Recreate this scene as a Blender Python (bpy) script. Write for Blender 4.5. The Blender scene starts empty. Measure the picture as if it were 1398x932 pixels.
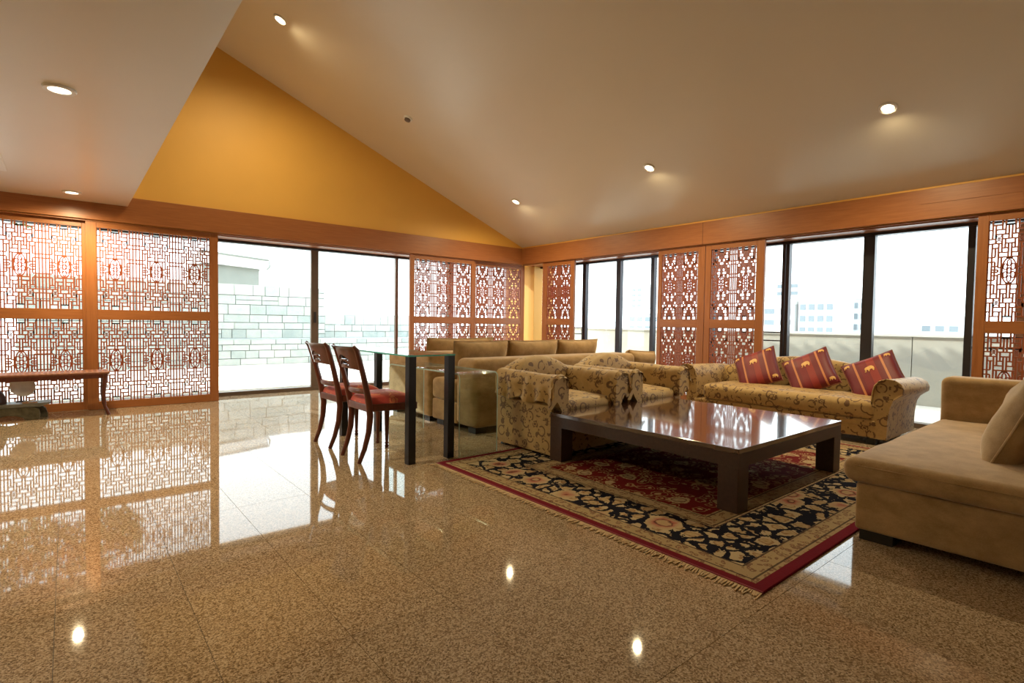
import bpy, bmesh, math, random
import numpy as np
from mathutils import Matrix, Vector, noise

random.seed(7)
scene = bpy.context.scene
C = scene.collection
PI = math.pi

# ------------------------------------------------------------------ camera
FPX, PITCH, YAW, ROLL = 731.31, -0.0359, 0.6932, 0.0146
CAM = Vector((-6.465, -7.532, 1.05))
fw = Vector((math.sin(YAW)*math.cos(PITCH), math.cos(YAW)*math.cos(PITCH), math.sin(PITCH)))
rt = Vector((math.cos(YAW), -math.sin(YAW), 0))
up = rt.cross(fw)
r2 = math.cos(ROLL)*rt + math.sin(ROLL)*up
u2 = -math.sin(ROLL)*rt + math.cos(ROLL)*up
cd = bpy.data.cameras.new('camera')
cd.sensor_fit = 'HORIZONTAL'; cd.sensor_width = 36.0
cd.lens = 36.0*FPX/1398.0
cd.clip_start = 0.05; cd.clip_end = 500
cam = bpy.data.objects.new('camera', cd)
C.objects.link(cam)
cam.matrix_world = Matrix(((r2.x, u2.x, -fw.x, CAM.x), (r2.y, u2.y, -fw.y, CAM.y),
                           (r2.z, u2.z, -fw.z, CAM.z), (0, 0, 0, 1)))
scene.camera = cam

# ------------------------------------------------------------------ world, sun, exposure
w = bpy.data.worlds.new('world'); scene.world = w
w.use_nodes = True
bg = w.node_tree.nodes['Background']
bg.inputs[0].default_value = (0.86, 0.95, 1.0, 1)      # bright hazy white sky
bg.inputs[1].default_value = 2.7
SUN = Vector((0.40, -1.0, -0.60)).normalized()
sl = bpy.data.lights.new('sun_offscreen', 'SUN')
sl.energy = 3.6; sl.angle = math.radians(1.2); sl.color = (1.0, 0.93, 0.80)
so = bpy.data.objects.new('sun_offscreen', sl); C.objects.link(so)
so.rotation_euler = SUN.to_track_quat('-Z', 'Y').to_euler()
so.location = (-8, 12, 9)
vs = scene.view_settings
vs.view_transform = 'Standard'; vs.look = 'None'; vs.exposure = 0.80; vs.gamma = 1.0
vs.use_curve_mapping = False
LAMP_WATTS = 100.0
LAMP_COLOR = (1.0, 0.80, 0.46)
scene.cycles.max_bounces = 14
scene.cycles.diffuse_bounces = 6
scene.cycles.transparent_max_bounces = 24

# ------------------------------------------------------------------ materials
def newmat(name):
    m = bpy.data.materials.new(name); m.use_nodes = True
    nt = m.node_tree
    return m, nt, nt.nodes['Principled BSDF']

def nd(nt, t, **kw):
    n = nt.nodes.new(t)
    for k, v in kw.items():
        setattr(n, k, v)
    return n

def lk(nt, a, b):
    nt.links.new(a, b)

def ramp(nt, fac, stops, interp='LINEAR'):
    r = nd(nt, 'ShaderNodeValToRGB')
    e = r.color_ramp.elements
    r.color_ramp.interpolation = interp
    while len(e) > 1:
        e.remove(e[0])
    e[0].position = stops[0][0]; e[0].color = (*stops[0][1], 1)
    for p_, c_ in stops[1:]:
        x = e.new(p_); x.color = (*c_, 1)
    lk(nt, fac, r.inputs[0])
    return r.outputs[0]

def math_(nt, op, a, b=None, c=None):
    n = nd(nt, 'ShaderNodeMath', operation=op)
    for i, v in enumerate((a, b, c)):
        if v is None: continue
        if isinstance(v, (int, float)): n.inputs[i].default_value = v
        else: lk(nt, v, n.inputs[i])
    return n.outputs[0]

def mixc(nt, fac, a, b, mode='MIX'):
    n = nd(nt, 'ShaderNodeMix', data_type='RGBA', blend_type=mode)
    if isinstance(fac, (int, float)): n.inputs[0].default_value = fac
    else: lk(nt, fac, n.inputs[0])
    for i, v in ((6, a), (7, b)):
        if isinstance(v, tuple): n.inputs[i].default_value = (*v, 1)
        else: lk(nt, v, n.inputs[i])
    return n.outputs[2]

def pos(nt, kind='world', scale=None, loc=None):
    if kind == 'world':
        o = nd(nt, 'ShaderNodeNewGeometry').outputs['Position']
    else:
        o = nd(nt, 'ShaderNodeTexCoord').outputs['Object']
    if scale or loc:
        m = nd(nt, 'ShaderNodeMapping')
        if scale: m.inputs['Scale'].default_value = scale
        if loc: m.inputs['Location'].default_value = loc
        lk(nt, o, m.inputs['Vector']); o = m.outputs[0]
    return o

def noise_(nt, vec, scale, detail=2.0, rough=0.5, out=0):
    n = nd(nt, 'ShaderNodeTexNoise')
    n.inputs['Scale'].default_value = scale; n.inputs['Detail'].default_value = detail
    n.inputs['Roughness'].default_value = rough
    lk(nt, vec, n.inputs['Vector'])
    return n.outputs[out]

def voro(nt, vec, scale, feature='F1', out='Distance', rnd=1.0):
    n = nd(nt, 'ShaderNodeTexVoronoi', feature=feature)
    n.inputs['Scale'].default_value = scale
    n.inputs['Randomness'].default_value = rnd
    lk(nt, vec, n.inputs['Vector'])
    return n.outputs[out]

def bump(nt, b, h, strength=0.2, dist=0.01):
    n = nd(nt, 'ShaderNodeBump')
    n.inputs['Strength'].default_value = strength; n.inputs['Distance'].default_value = dist
    lk(nt, h, n.inputs['Height']); lk(nt, n.outputs[0], b.inputs['Normal'])

def plain(name, col, rough=0.6, metal=0.0, var=0.06, vscale=6.0, spec=0.5, bumps=0.0, bscale=60.0, kind='world'):
    m, nt, b = newmat(name)
    p_ = pos(nt, kind)
    n = noise_(nt, p_, vscale, 3)
    lo = tuple(max(0, c*(1-var)) for c in col); hi = tuple(min(1, c*(1+var)) for c in col)
    lk(nt, ramp(nt, n, [(0.3, lo), (0.7, hi)]), b.inputs['Base Color'])
    b.inputs['Roughness'].default_value = rough; b.inputs['Metallic'].default_value = metal
    b.inputs['Specular IOR Level'].default_value = spec
    if bumps:
        bump(nt, b, noise_(nt, p_, bscale, 3), bumps, 0.005)
    return m

def wood(name, a, c, rough=0.35, scale=(2, 2, 22), spec=0.5, kind='object', coat=0.0):
    m, nt, b = newmat(name)
    p_ = pos(nt, kind, scale)
    n = noise_(nt, p_, 2.2, 5, 0.6)
    lk(nt, ramp(nt, n, [(0.28, a), (0.75, c)]), b.inputs['Base Color'])
    b.inputs['Roughness'].default_value = rough
    b.inputs['Specular IOR Level'].default_value = spec
    b.inputs['Coat Weight'].default_value = coat
    b.inputs['Coat Roughness'].default_value = 0.06
    return m

M = {}
# orange-brown teak of screens and pelmets (grain runs along / across)
M['teak_v'] = wood('teak_upright', (0.27, 0.092, 0.027), (0.38, 0.142, 0.045), 0.38, (30, 30, 1.6))
M['teak_h'] = wood('teak_along', (0.27, 0.092, 0.027), (0.38, 0.142, 0.045), 0.38, (1.6, 1.6, 30))
M['teak_lattice'] = wood('teak_lattice', (0.26, 0.065, 0.025), (0.34, 0.095, 0.034), 0.45, (8, 8, 8))
M['medallion'] = wood('medallion_red', (0.30, 0.058, 0.024), (0.36, 0.08, 0.032), 0.45, (8, 8, 8))
M['yellow'] = plain('ochre_wall_paint', (0.74, 0.41, 0.08), 0.55, var=0.03, vscale=1.5, bumps=0.05, bscale=90)
M['ceiling'] = plain('ceiling_cream_paint', (0.73, 0.665, 0.555), 0.30, var=0.02, vscale=1.0, spec=0.4)
M['offwall'] = plain('rear_wall_paint', (0.80, 0.62, 0.34), 0.6, var=0.03, vscale=2)
M['darkmetal'] = plain('dark_bronze_aluminium', (0.045, 0.042, 0.05), 0.35, 0.6, var=0.05)
M['bronze'] = plain('bronze_aluminium', (0.16, 0.12, 0.095), 0.4, 0.6, var=0.05)
M['white'] = plain('white_plastic', (0.82, 0.80, 0.76), 0.4, var=0.02)
M['terrace'] = plain('terrace_concrete', (0.70, 0.67, 0.62), 0.8, var=0.08, vscale=3, bumps=0.1, bscale=30)
M['parapet'] = plain('parapet_render', (0.50, 0.50, 0.45), 0.85, var=0.06, vscale=2.5, bumps=0.15, bscale=40)
M['whiteout'] = plain('white_exterior_paint', (0.72, 0.72, 0.70), 0.7, var=0.03)
M['greyout'] = plain('grey_exterior_render', (0.25, 0.27, 0.25), 0.8, var=0.05)
M['tower'] = plain('pale_tower_render', (0.50, 0.51, 0.52), 0.8, var=0.03, vscale=0.2)
M['tower_b'] = plain('grey_tower_cladding', (0.36, 0.38, 0.40), 0.8, var=0.03, vscale=0.2)
M['tower_win'] = plain('tower_window_glass', (0.14, 0.17, 0.19), 0.3, var=0.05, vscale=0.2)
M['bark'] = plain('grey_bark', (0.16, 0.12, 0.08), 0.9, var=0.3, vscale=12)
M['leaf'] = plain('green_leaves', (0.10, 0.17, 0.06), 0.6, var=0.35, vscale=5)
M['slat'] = plain('brown_timber_slats', (0.26, 0.10, 0.045), 0.6, var=0.15, vscale=9)

# polished granite
def granite():
    m, nt, b = newmat('polished_granite')
    p_ = pos(nt, 'world')
    v = voro(nt, p_, 210, out='Color')
    sep = nd(nt, 'ShaderNodeSeparateColor'); lk(nt, v, sep.inputs[0])
    n = noise_(nt, p_, 110, 4, 0.65)
    f = math_(nt, 'ADD', math_(nt, 'MULTIPLY', sep.outputs[0], 0.62), math_(nt, 'MULTIPLY', n, 0.55))
    col = ramp(nt, f, [(0.22, (0.10, 0.066, 0.038)), (0.42, (0.225, 0.155, 0.095)), (0.60, (0.355, 0.26, 0.17)), (0.85, (0.54, 0.43, 0.315))])
    oi = nd(nt, 'ShaderNodeObjectInfo')
    big = noise_(nt, p_, 1.3, 2)
    tint = ramp(nt, math_(nt, 'ADD', math_(nt, 'MULTIPLY', oi.outputs['Random'], 0.5), math_(nt, 'MULTIPLY', big, 0.5)),
                [(0.2, (0.90, 0.90, 0.90)), (0.8, (1.0, 1.0, 1.0))])
    lk(nt, mixc(nt, 1.0, col, tint, 'MULTIPLY'), b.inputs['Base Color'])
    b.inputs['Roughness'].default_value = 0.035
    b.inputs['Specular IOR Level'].default_value = 0.38
    b.inputs['Coat Weight'].default_value = 0.0; b.inputs['Coat Roughness'].default_value = 0.02
    wav = noise_(nt, p_, 2.5, 1)
    bump(nt, b, wav, 0.012, 0.02)
    return m
M['granite'] = granite()
M['grout'] = plain('dark_joint', (0.035, 0.025, 0.018), 0.6)

# architectural glass: clear with fresnel reflection
def glass(name, tint=(0.96, 0.98, 0.97), ior=1.5):
    m = bpy.data.materials.new(name); m.use_nodes = True
    nt = m.node_tree; nt.nodes.clear()
    out = nd(nt, 'ShaderNodeOutputMaterial')
    mx = nd(nt, 'ShaderNodeMixShader')
    ge = nd(nt, 'ShaderNodeNewGeometry'); dt = nd(nt, 'ShaderNodeVectorMath', operation='DOT_PRODUCT')
    lk(nt, ge.outputs['Normal'], dt.inputs[0]); lk(nt, ge.outputs['Incoming'], dt.inputs[1])
    om = math_(nt, 'SUBTRACT', 1.0, math_(nt, 'ABSOLUTE', dt.outputs['Value']))
    fr = math_(nt, 'ADD', math_(nt, 'MULTIPLY', math_(nt, 'POWER', om, 5.0), 0.96), 0.04)
    tr = nd(nt, 'ShaderNodeBsdfTransparent'); gl = nd(nt, 'ShaderNodeBsdfGlossy')
    p_ = pos(nt, 'world'); n = noise_(nt, p_, 0.7, 1)
    lk(nt, ramp(nt, n, [(0.2, tuple(c*0.985 for c in tint)), (0.8, tint)]), tr.inputs[0])
    gl.inputs['Roughness'].default_value = 0.0
    lk(nt, fr, mx.inputs[0]); lk(nt, tr.outputs[0], mx.inputs[1]); lk(nt, gl.outputs[0], mx.inputs[2])
    lk(nt, mx.outputs[0], out.inputs[0])
    return m
M['glass'] = glass('window_glass')
M['tableglass'] = glass('table_glass', (0.86, 0.95, 0.93))
M['clearglass'] = glass('bent_clear_glass', (0.90, 0.965, 0.955))
M['glassedge'] = plain('green_glass_edge', (0.10, 0.52, 0.47), 0.12, var=0.25, vscale=14, spec=0.8)
M['glassedge2'] = plain('pale_glass_edge', (0.52, 0.68, 0.66), 0.1, var=0.2, vscale=14, spec=0.9)

def velour(name, a, c, kind='object'):
    m, nt, b = newmat(name)
    p_ = pos(nt, kind, (1, 1, 1.6))
    n = noise_(nt, p_, 7, 5, 0.62)
    f2 = noise_(nt, p_, 160, 2)
    f = math_(nt, 'ADD', math_(nt, 'MULTIPLY', n, 0.8), math_(nt, 'MULTIPLY', f2, 0.2))
    lk(nt, ramp(nt, f, [(0.36, tuple(x*0.88 for x in a)), (0.62, c)]), b.inputs['Base Color'])
    b.inputs['Roughness'].default_value = 0.85
    b.inputs['Specular IOR Level'].default_value = 0.2
    b.inputs['Sheen Weight'].default_value = 0.55
    b.inputs['Sheen Roughness'].default_value = 0.4
    b.inputs['Sheen Tint'].default_value = (1.0, 0.90, 0.76, 1)
    bump(nt, b, f, 0.12, 0.01)
    return m
M['tan'] = velour('tan_velour', (0.33, 0.21, 0.095), (0.45, 0.30, 0.15))
M['camel'] = M['tan']
M['beige_linen'] = velour('beige_linen', (0.42, 0.30, 0.17), (0.52, 0.39, 0.24))
M['blackfoot'] = plain('black_sofa_foot', (0.012, 0.011, 0.010), 0.5)

# gold brocade with brown scrolls and flowers
def brocade(name, base, fig, s=1.0, kind='object'):
    m, nt, b = newmat(name)
    p0 = pos(nt, kind)
    nz = nd(nt, 'ShaderNodeTexNoise'); nz.inputs['Scale'].default_value = 6*s; nz.inputs['Detail'].default_value = 1
    lk(nt, p0, nz.inputs['Vector'])
    sub = nd(nt, 'ShaderNodeVectorMath', operation='SUBTRACT'); lk(nt, nz.outputs['Color'], sub.inputs[0]); sub.inputs[1].default_value = (.5, .5, .5)
    scl = nd(nt, 'ShaderNodeVectorMath', operation='SCALE'); lk(nt, sub.outputs[0], scl.inputs[0]); scl.inputs['Scale'].default_value = 0.09/s
    add = nd(nt, 'ShaderNodeVectorMath', operation='ADD'); lk(nt, p0, add.inputs[0]); lk(nt, scl.outputs[0], add.inputs[1])
    p_ = add.outputs[0]
    d1 = voro(nt, p_, 7.5*s, rnd=0.75)
    # flowers: ragged blobs at cell centres
    rag = noise_(nt, p_, 42*s, 1)
    fl_ = math_(nt, 'LESS_THAN', math_(nt, 'ADD', d1, math_(nt, 'MULTIPLY', math_(nt, 'SUBTRACT', rag, 0.5), 0.55)), 0.27)
    eye = math_(nt, 'GREATER_THAN', math_(nt, 'ABSOLUTE', math_(nt, 'SUBTRACT', d1, 0.15)), 0.028)
    fl_ = math_(nt, 'MULTIPLY', fl_, eye)
    # scrolls: partial rings round other cells
    d2 = voro(nt, pos(nt, kind, None, (3.3, 1.7, 5.1)), 8.5*s, rnd=0.9)
    ring = math_(nt, 'LESS_THAN', math_(nt, 'ABSOLUTE', math_(nt, 'SUBTRACT', d2, 0.42)), 0.058)
    msk = math_(nt, 'GREATER_THAN', noise_(nt, p0, 13*s, 1), 0.46)
    sc = math_(nt, 'MULTIPLY', ring, msk)
    sm = math_(nt, 'LESS_THAN', voro(nt, p_, 17*s), 0.17)
    sm = math_(nt, 'MULTIPLY', sm, math_(nt, 'GREATER_THAN', noise_(nt, p0, 9*s, 1), 0.5))
    f = math_(nt, 'MAXIMUM', fl_, math_(nt, 'MAXIMUM', sc, sm))
    bs = ramp(nt, noise_(nt, p0, 30*s, 3), [(0.3, tuple(x*0.86 for x in base)), (0.7, base)])
    lk(nt, mixc(nt, math_(nt, 'MULTIPLY', f, 0.88), bs, fig), b.inputs['Base Color'])
    b.inputs['Roughness'].default_value = 0.55
    b.inputs['Specular IOR Level'].default_value = 0.35
    b.inputs['Sheen Weight'].default_value = 0.2
    bump(nt, b, noise_(nt, p0, 260, 1), 0.08, 0.004)
    return m
M['brocade'] = brocade('gold_brocade', (0.46, 0.305, 0.12), (0.11, 0.05, 0.024), 1.25)
M['seatred'] = brocade('red_seat_brocade', (0.40, 0.038, 0.026), (0.52, 0.15, 0.05), 1.1)
M['mahogany'] = wood('mahogany', (0.075, 0.017, 0.011), (0.15, 0.036, 0.02), 0.28, (14, 14, 2), coat=0.35)
M['darkwood'] = wood('dark_brown_wood', (0.034, 0.015, 0.011), (0.058, 0.027, 0.02), 0.42, (3, 20, 20), coat=0.1)
M['tabletop'] = wood('dark_brown_table_top', (0.045, 0.018, 0.014), (0.08, 0.036, 0.028), 0.14, (2.0, 9, 9), spec=0.9, coat=1.0)
M['blackleg'] = plain('black_lacquer', (0.010, 0.010, 0.014), 0.35)
M['greyleg'] = plain('grey_brown_lacquer', (0.19, 0.15, 0.125), 0.4)
M['gold'] = plain('gold_thread', (0.72, 0.42, 0.14), 0.45, var=0.15, vscale=50)
M['woven'] = None

def bands(name):
    """maroon cushion cloth with woven gold and scarlet bands (local x across)"""
    m, nt, b = newmat(name)
    p_ = pos(nt, 'object')
    sp = nd(nt, 'ShaderNodeSeparateXYZ'); lk(nt, p_, sp.inputs[0])
    x = sp.outputs[0]
    def band(c0, wd):
        return math_(nt, 'LESS_THAN', math_(nt, 'ABSOLUTE', math_(nt, 'SUBTRACT', x, c0)), wd)
    col = mixc(nt, band(0.02, 0.034), (0.145, 0.003, 0.012), (0.27, 0.018, 0.012))
    col = mixc(nt, band(-0.05, 0.03), col, (0.185, 0.005, 0.012))
    col = mixc(nt, band(-0.118, 0.0095), col, (0.58, 0.22, 0.085))
    col = mixc(nt, band(0.118, 0.0095), col, (0.58, 0.22, 0.085))
    n = noise_(nt, p_, 120, 2)
    col = mixc(nt, math_(nt, 'MULTIPLY', n, 0.3), col, (0.10, 0.006, 0.012))
    lk(nt, col, b.inputs['Base Color'])
    b.inputs['Roughness'].default_value = 0.55
    b.inputs['Sheen Weight'].default_value = 0.08
    return m
M['maroon'] = bands('maroon_banded_silk')
M['maroon_pipe'] = plain('maroon_piping', (0.22, 0.07, 0.035), 0.6)

def woven():
    m, nt, b = newmat('woven_cane')
    p_ = pos(nt, 'object')
    sp = nd(nt, 'ShaderNodeSeparateXYZ'); lk(nt, p_, sp.inputs[0])
    a = math_(nt, 'SINE', math_(nt, 'MULTIPLY', math_(nt, 'ADD', sp.outputs[0], math_(nt, 'MULTIPLY', sp.outputs[1], 1.1)), 70))
    c = math_(nt, 'SINE', math_(nt, 'MULTIPLY', math_(nt, 'SUBTRACT', sp.outputs[0], math_(nt, 'MULTIPLY', sp.outputs[1], 1.1)), 70))
    f = math_(nt, 'MULTIPLY', a, c)
    lk(nt, ramp(nt, f, [(0.3, (0.20, 0.07, 0.035)), (0.75, (0.45, 0.20, 0.09))]), b.inputs['Base Color'])
    b.inputs['Roughness'].default_value = 0.5
    bump(nt, b, f, 0.4, 0.006)
    return m
M['woven'] = woven()

# rug: red field, navy flower border, cream guard bands
RX0, RX1, RY0, RY1 = -4.39, -1.15, -6.585, -4.18
def rugmat():
    m, nt, b = newmat('persian_rug_pile')
    p_ = pos(nt, 'object')           # origin at rug centre
    hx, hy = (RX1-RX0)/2, (RY1-RY0)/2
    sp = nd(nt, 'ShaderNodeSeparateXYZ'); lk(nt, p_, sp.inputs[0])
    dx = math_(nt, 'SUBTRACT', hx, math_(nt, 'ABSOLUTE', sp.outputs[0]))
    dy = math_(nt, 'SUBTRACT', hy, math_(nt, 'ABSOLUTE', sp.outputs[1]))
    e = math_(nt, 'MINIMUM', dx, dy)
    cream, navy, red, edge = (0.43, 0.32, 0.175), (0.006, 0.007, 0.017), (0.155, 0.011, 0.012), (0.17, 0.009, 0.022)
    nz = nd(nt, 'ShaderNodeTexNoise'); nz.inputs['Scale'].default_value = 14; nz.inputs['Detail'].default_value = 2
    lk(nt, p_, nz.inputs['Vector'])
    sub = nd(nt, 'ShaderNodeVectorMath', operation='SUBTRACT'); lk(nt, nz.outputs['Color'], sub.inputs[0]); sub.inputs[1].default_value = (.5, .5, .5)
    scl = nd(nt, 'ShaderNodeVectorMath', operation='SCALE'); lk(nt, sub.outputs[0], scl.inputs[0]); scl.inputs['Scale'].default_value = 0.07
    add = nd(nt, 'ShaderNodeVectorMath', operation='ADD'); lk(nt, p_, add.inputs[0]); lk(nt, scl.outputs[0], add.inputs[1])
    q = add.outputs[0]
    fine = noise_(nt, p_, 85, 2)
    # --- border flowers on navy
    big = voro(nt, q, 3.6, rnd=0.6); med = voro(nt, q, 10.5); sml = voro(nt, q, 24)
    medE = voro(nt, q, 10.5, 'DISTANCE_TO_EDGE')
    bigc = ramp(nt, big, [(0.0, (0.42, 0.32, 0.16)), (0.13, (0.46, 0.30, 0.17)), (0.16, (0.10, 0.03, 0.03)), (0.185, (0.40, 0.14, 0.10)), (0.24, (0.47, 0.29, 0.18)), (0.31, (0.50, 0.38, 0.22))])
    isbig = math_(nt, 'LESS_THAN', math_(nt, 'ADD', big, math_(nt, 'MULTIPLY', math_(nt, 'SUBTRACT', fine, 0.5), 0.12)), 0.335)
    medc = ramp(nt, med, [(0.0, (0.33, 0.22, 0.10)), (0.22, (0.50, 0.38, 0.21)), (0.34, (0.30, 0.17, 0.08)), (0.40, (0.52, 0.41, 0.25))])
    ismed = math_(nt, 'GREATER_THAN', math_(nt, 'ADD', medE, math_(nt, 'MULTIPLY', math_(nt, 'SUBTRACT', fine, 0.5), 0.16)), 0.135)
    issml = math_(nt, 'LESS_THAN', sml, 0.18)
    bord = mixc(nt, issml, navy, (0.40, 0.30, 0.16))
    bord = mixc(nt, ismed, bord, medc)
    bord = mixc(nt, isbig, bord, bigc)
    # --- red field with sprigs
    f1 = voro(nt, q, 5.0, rnd=0.8); f2 = voro(nt, q, 13)
    f2e = voro(nt, q, 13, 'DISTANCE_TO_EDGE')
    vine = math_(nt, 'LESS_THAN', math_(nt, 'ABSOLUTE', math_(nt, 'SUBTRACT', f2, 0.47)), 0.045)
    fcol = mixc(nt, math_(nt, 'MULTIPLY', vine, 0.75), red, (0.45, 0.31, 0.15))
    fcol = mixc(nt, math_(nt, 'LESS_THAN', f2, 0.235), fcol, (0.47, 0.33, 0.16))
    flc = ramp(nt, f1, [(0.0, (0.33, 0.16, 0.07)), (0.10, (0.52, 0.40, 0.23)), (0.19, (0.16, 0.06, 0.04)), (0.22, (0.50, 0.37, 0.20))])
    fcol = mixc(nt, math_(nt, 'LESS_THAN', math_(nt, 'ADD', f1, math_(nt, 'MULTIPLY', math_(nt, 'SUBTRACT', fine, 0.5), 0.16)), 0.30), fcol, flc)
    # --- guard bands
    g = voro(nt, q, 30); ge = math_(nt, 'LESS_THAN', math_(nt, 'ABSOLUTE', math_(nt, 'SUBTRACT', g, 0.32)), 0.10)
    gc = mixc(nt, math_(nt, 'MULTIPLY', ge, 0.75), cream, (0.17, 0.075, 0.05))
    gc = mixc(nt, math_(nt, 'LESS_THAN', g, 0.12), gc, (0.24, 0.035, 0.03))
    def inside(t): return math_(nt, 'GREATER_THAN', e, t)
    def line(t, wd): return math_(nt, 'LESS_THAN', math_(nt, 'ABSOLUTE', math_(nt, 'SUBTRACT', e, t)), wd)
    col = mixc(nt, inside(0.05), edge, gc)
    col = mixc(nt, inside(0.165), col, bord)
    col = mixc(nt, inside(0.465), col, gc)
    col = mixc(nt, inside(0.59), col, fcol)
    for t in (0.075, 0.16, 0.465, 0.485, 0.575):
        col = mixc(nt, math_(nt, 'MULTIPLY', line(t, 0.0045), 0.85), col, (0.05, 0.03, 0.03))
    col = mixc(nt, math_(nt, 'MULTIPLY', noise_(nt, p_, 240, 2), 0.35), col, (0.02, 0.015, 0.015))
    lk(nt, col, b.inputs['Base Color'])
    b.inputs['Roughness'].default_value = 0.95
    b.inputs['Specular IOR Level'].default_value = 0.05
    b.inputs['Sheen Weight'].default_value = 0.0
    bump(nt, b, fine, 0.25, 0.01)
    return m
M['rug'] = rugmat()
M['fringe'] = plain('cream_fringe', (0.55, 0.40, 0.24), 0.9, var=0.15, vscale=40)
M['rug_edge'] = plain('red_rug_binding', (0.17, 0.009, 0.022), 0.9)

def stone():
    m, nt, b = newmat('pale_ashlar')
    p_ = pos(nt, 'world')
    oi = nd(nt, 'ShaderNodeObjectInfo')
    n = noise_(nt, p_, 5, 5, 0.6)
    f = math_(nt, 'ADD', math_(nt, 'MULTIPLY', n, 0.6), math_(nt, 'MULTIPLY', oi.outputs['Random'], 0.4))
    lk(nt, ramp(nt, f, [(0.25, (0.33, 0.395, 0.395)), (0.75, (0.52, 0.56, 0.55))]), b.inputs['Base Color'])
    b.inputs['Roughness'].default_value = 0.9
    bump(nt, b, noise_(nt, p_, 22, 4), 0.4, 0.02)
    return m
M['stone'] = stone()
M['mortar'] = plain('grey_mortar', (0.13, 0.165, 0.17), 0.9)
M['greystone'] = plain('carved_grey_stone', (0.10, 0.088, 0.055), 0.75, var=0.35, vscale=25, bumps=0.5, bscale=45)
M['greystone_top'] = plain('worn_grey_slab', (0.16, 0.16, 0.145), 0.35, var=0.25, vscale=14)
M['porcelain'] = plain('grey_white_porcelain', (0.80, 0.77, 0.76), 0.25, var=0.08, vscale=18)
M['paper'] = plain('tan_card', (0.62, 0.36, 0.17), 0.7, var=0.1)
M['darkcarve'] = plain('dark_carved_wood', (0.05, 0.022, 0.018), 0.5, var=0.3, vscale=30, bumps=0.4, bscale=50)
def emit(name, col, s):
    m, nt, b = newmat(name)
    n = noise_(nt, pos(nt, 'object'), 3, 0)
    lk(nt, ramp(nt, n, [(0, col), (1, col)]), b.inputs['Emission Color'])
    b.inputs['Base Color'].default_value = (*col, 1)
    b.inputs['Emission Strength'].default_value = s
    return m
M['lampglow'] = emit('lamp_lens', (1.0, 0.86, 0.62), 6.0)

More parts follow.
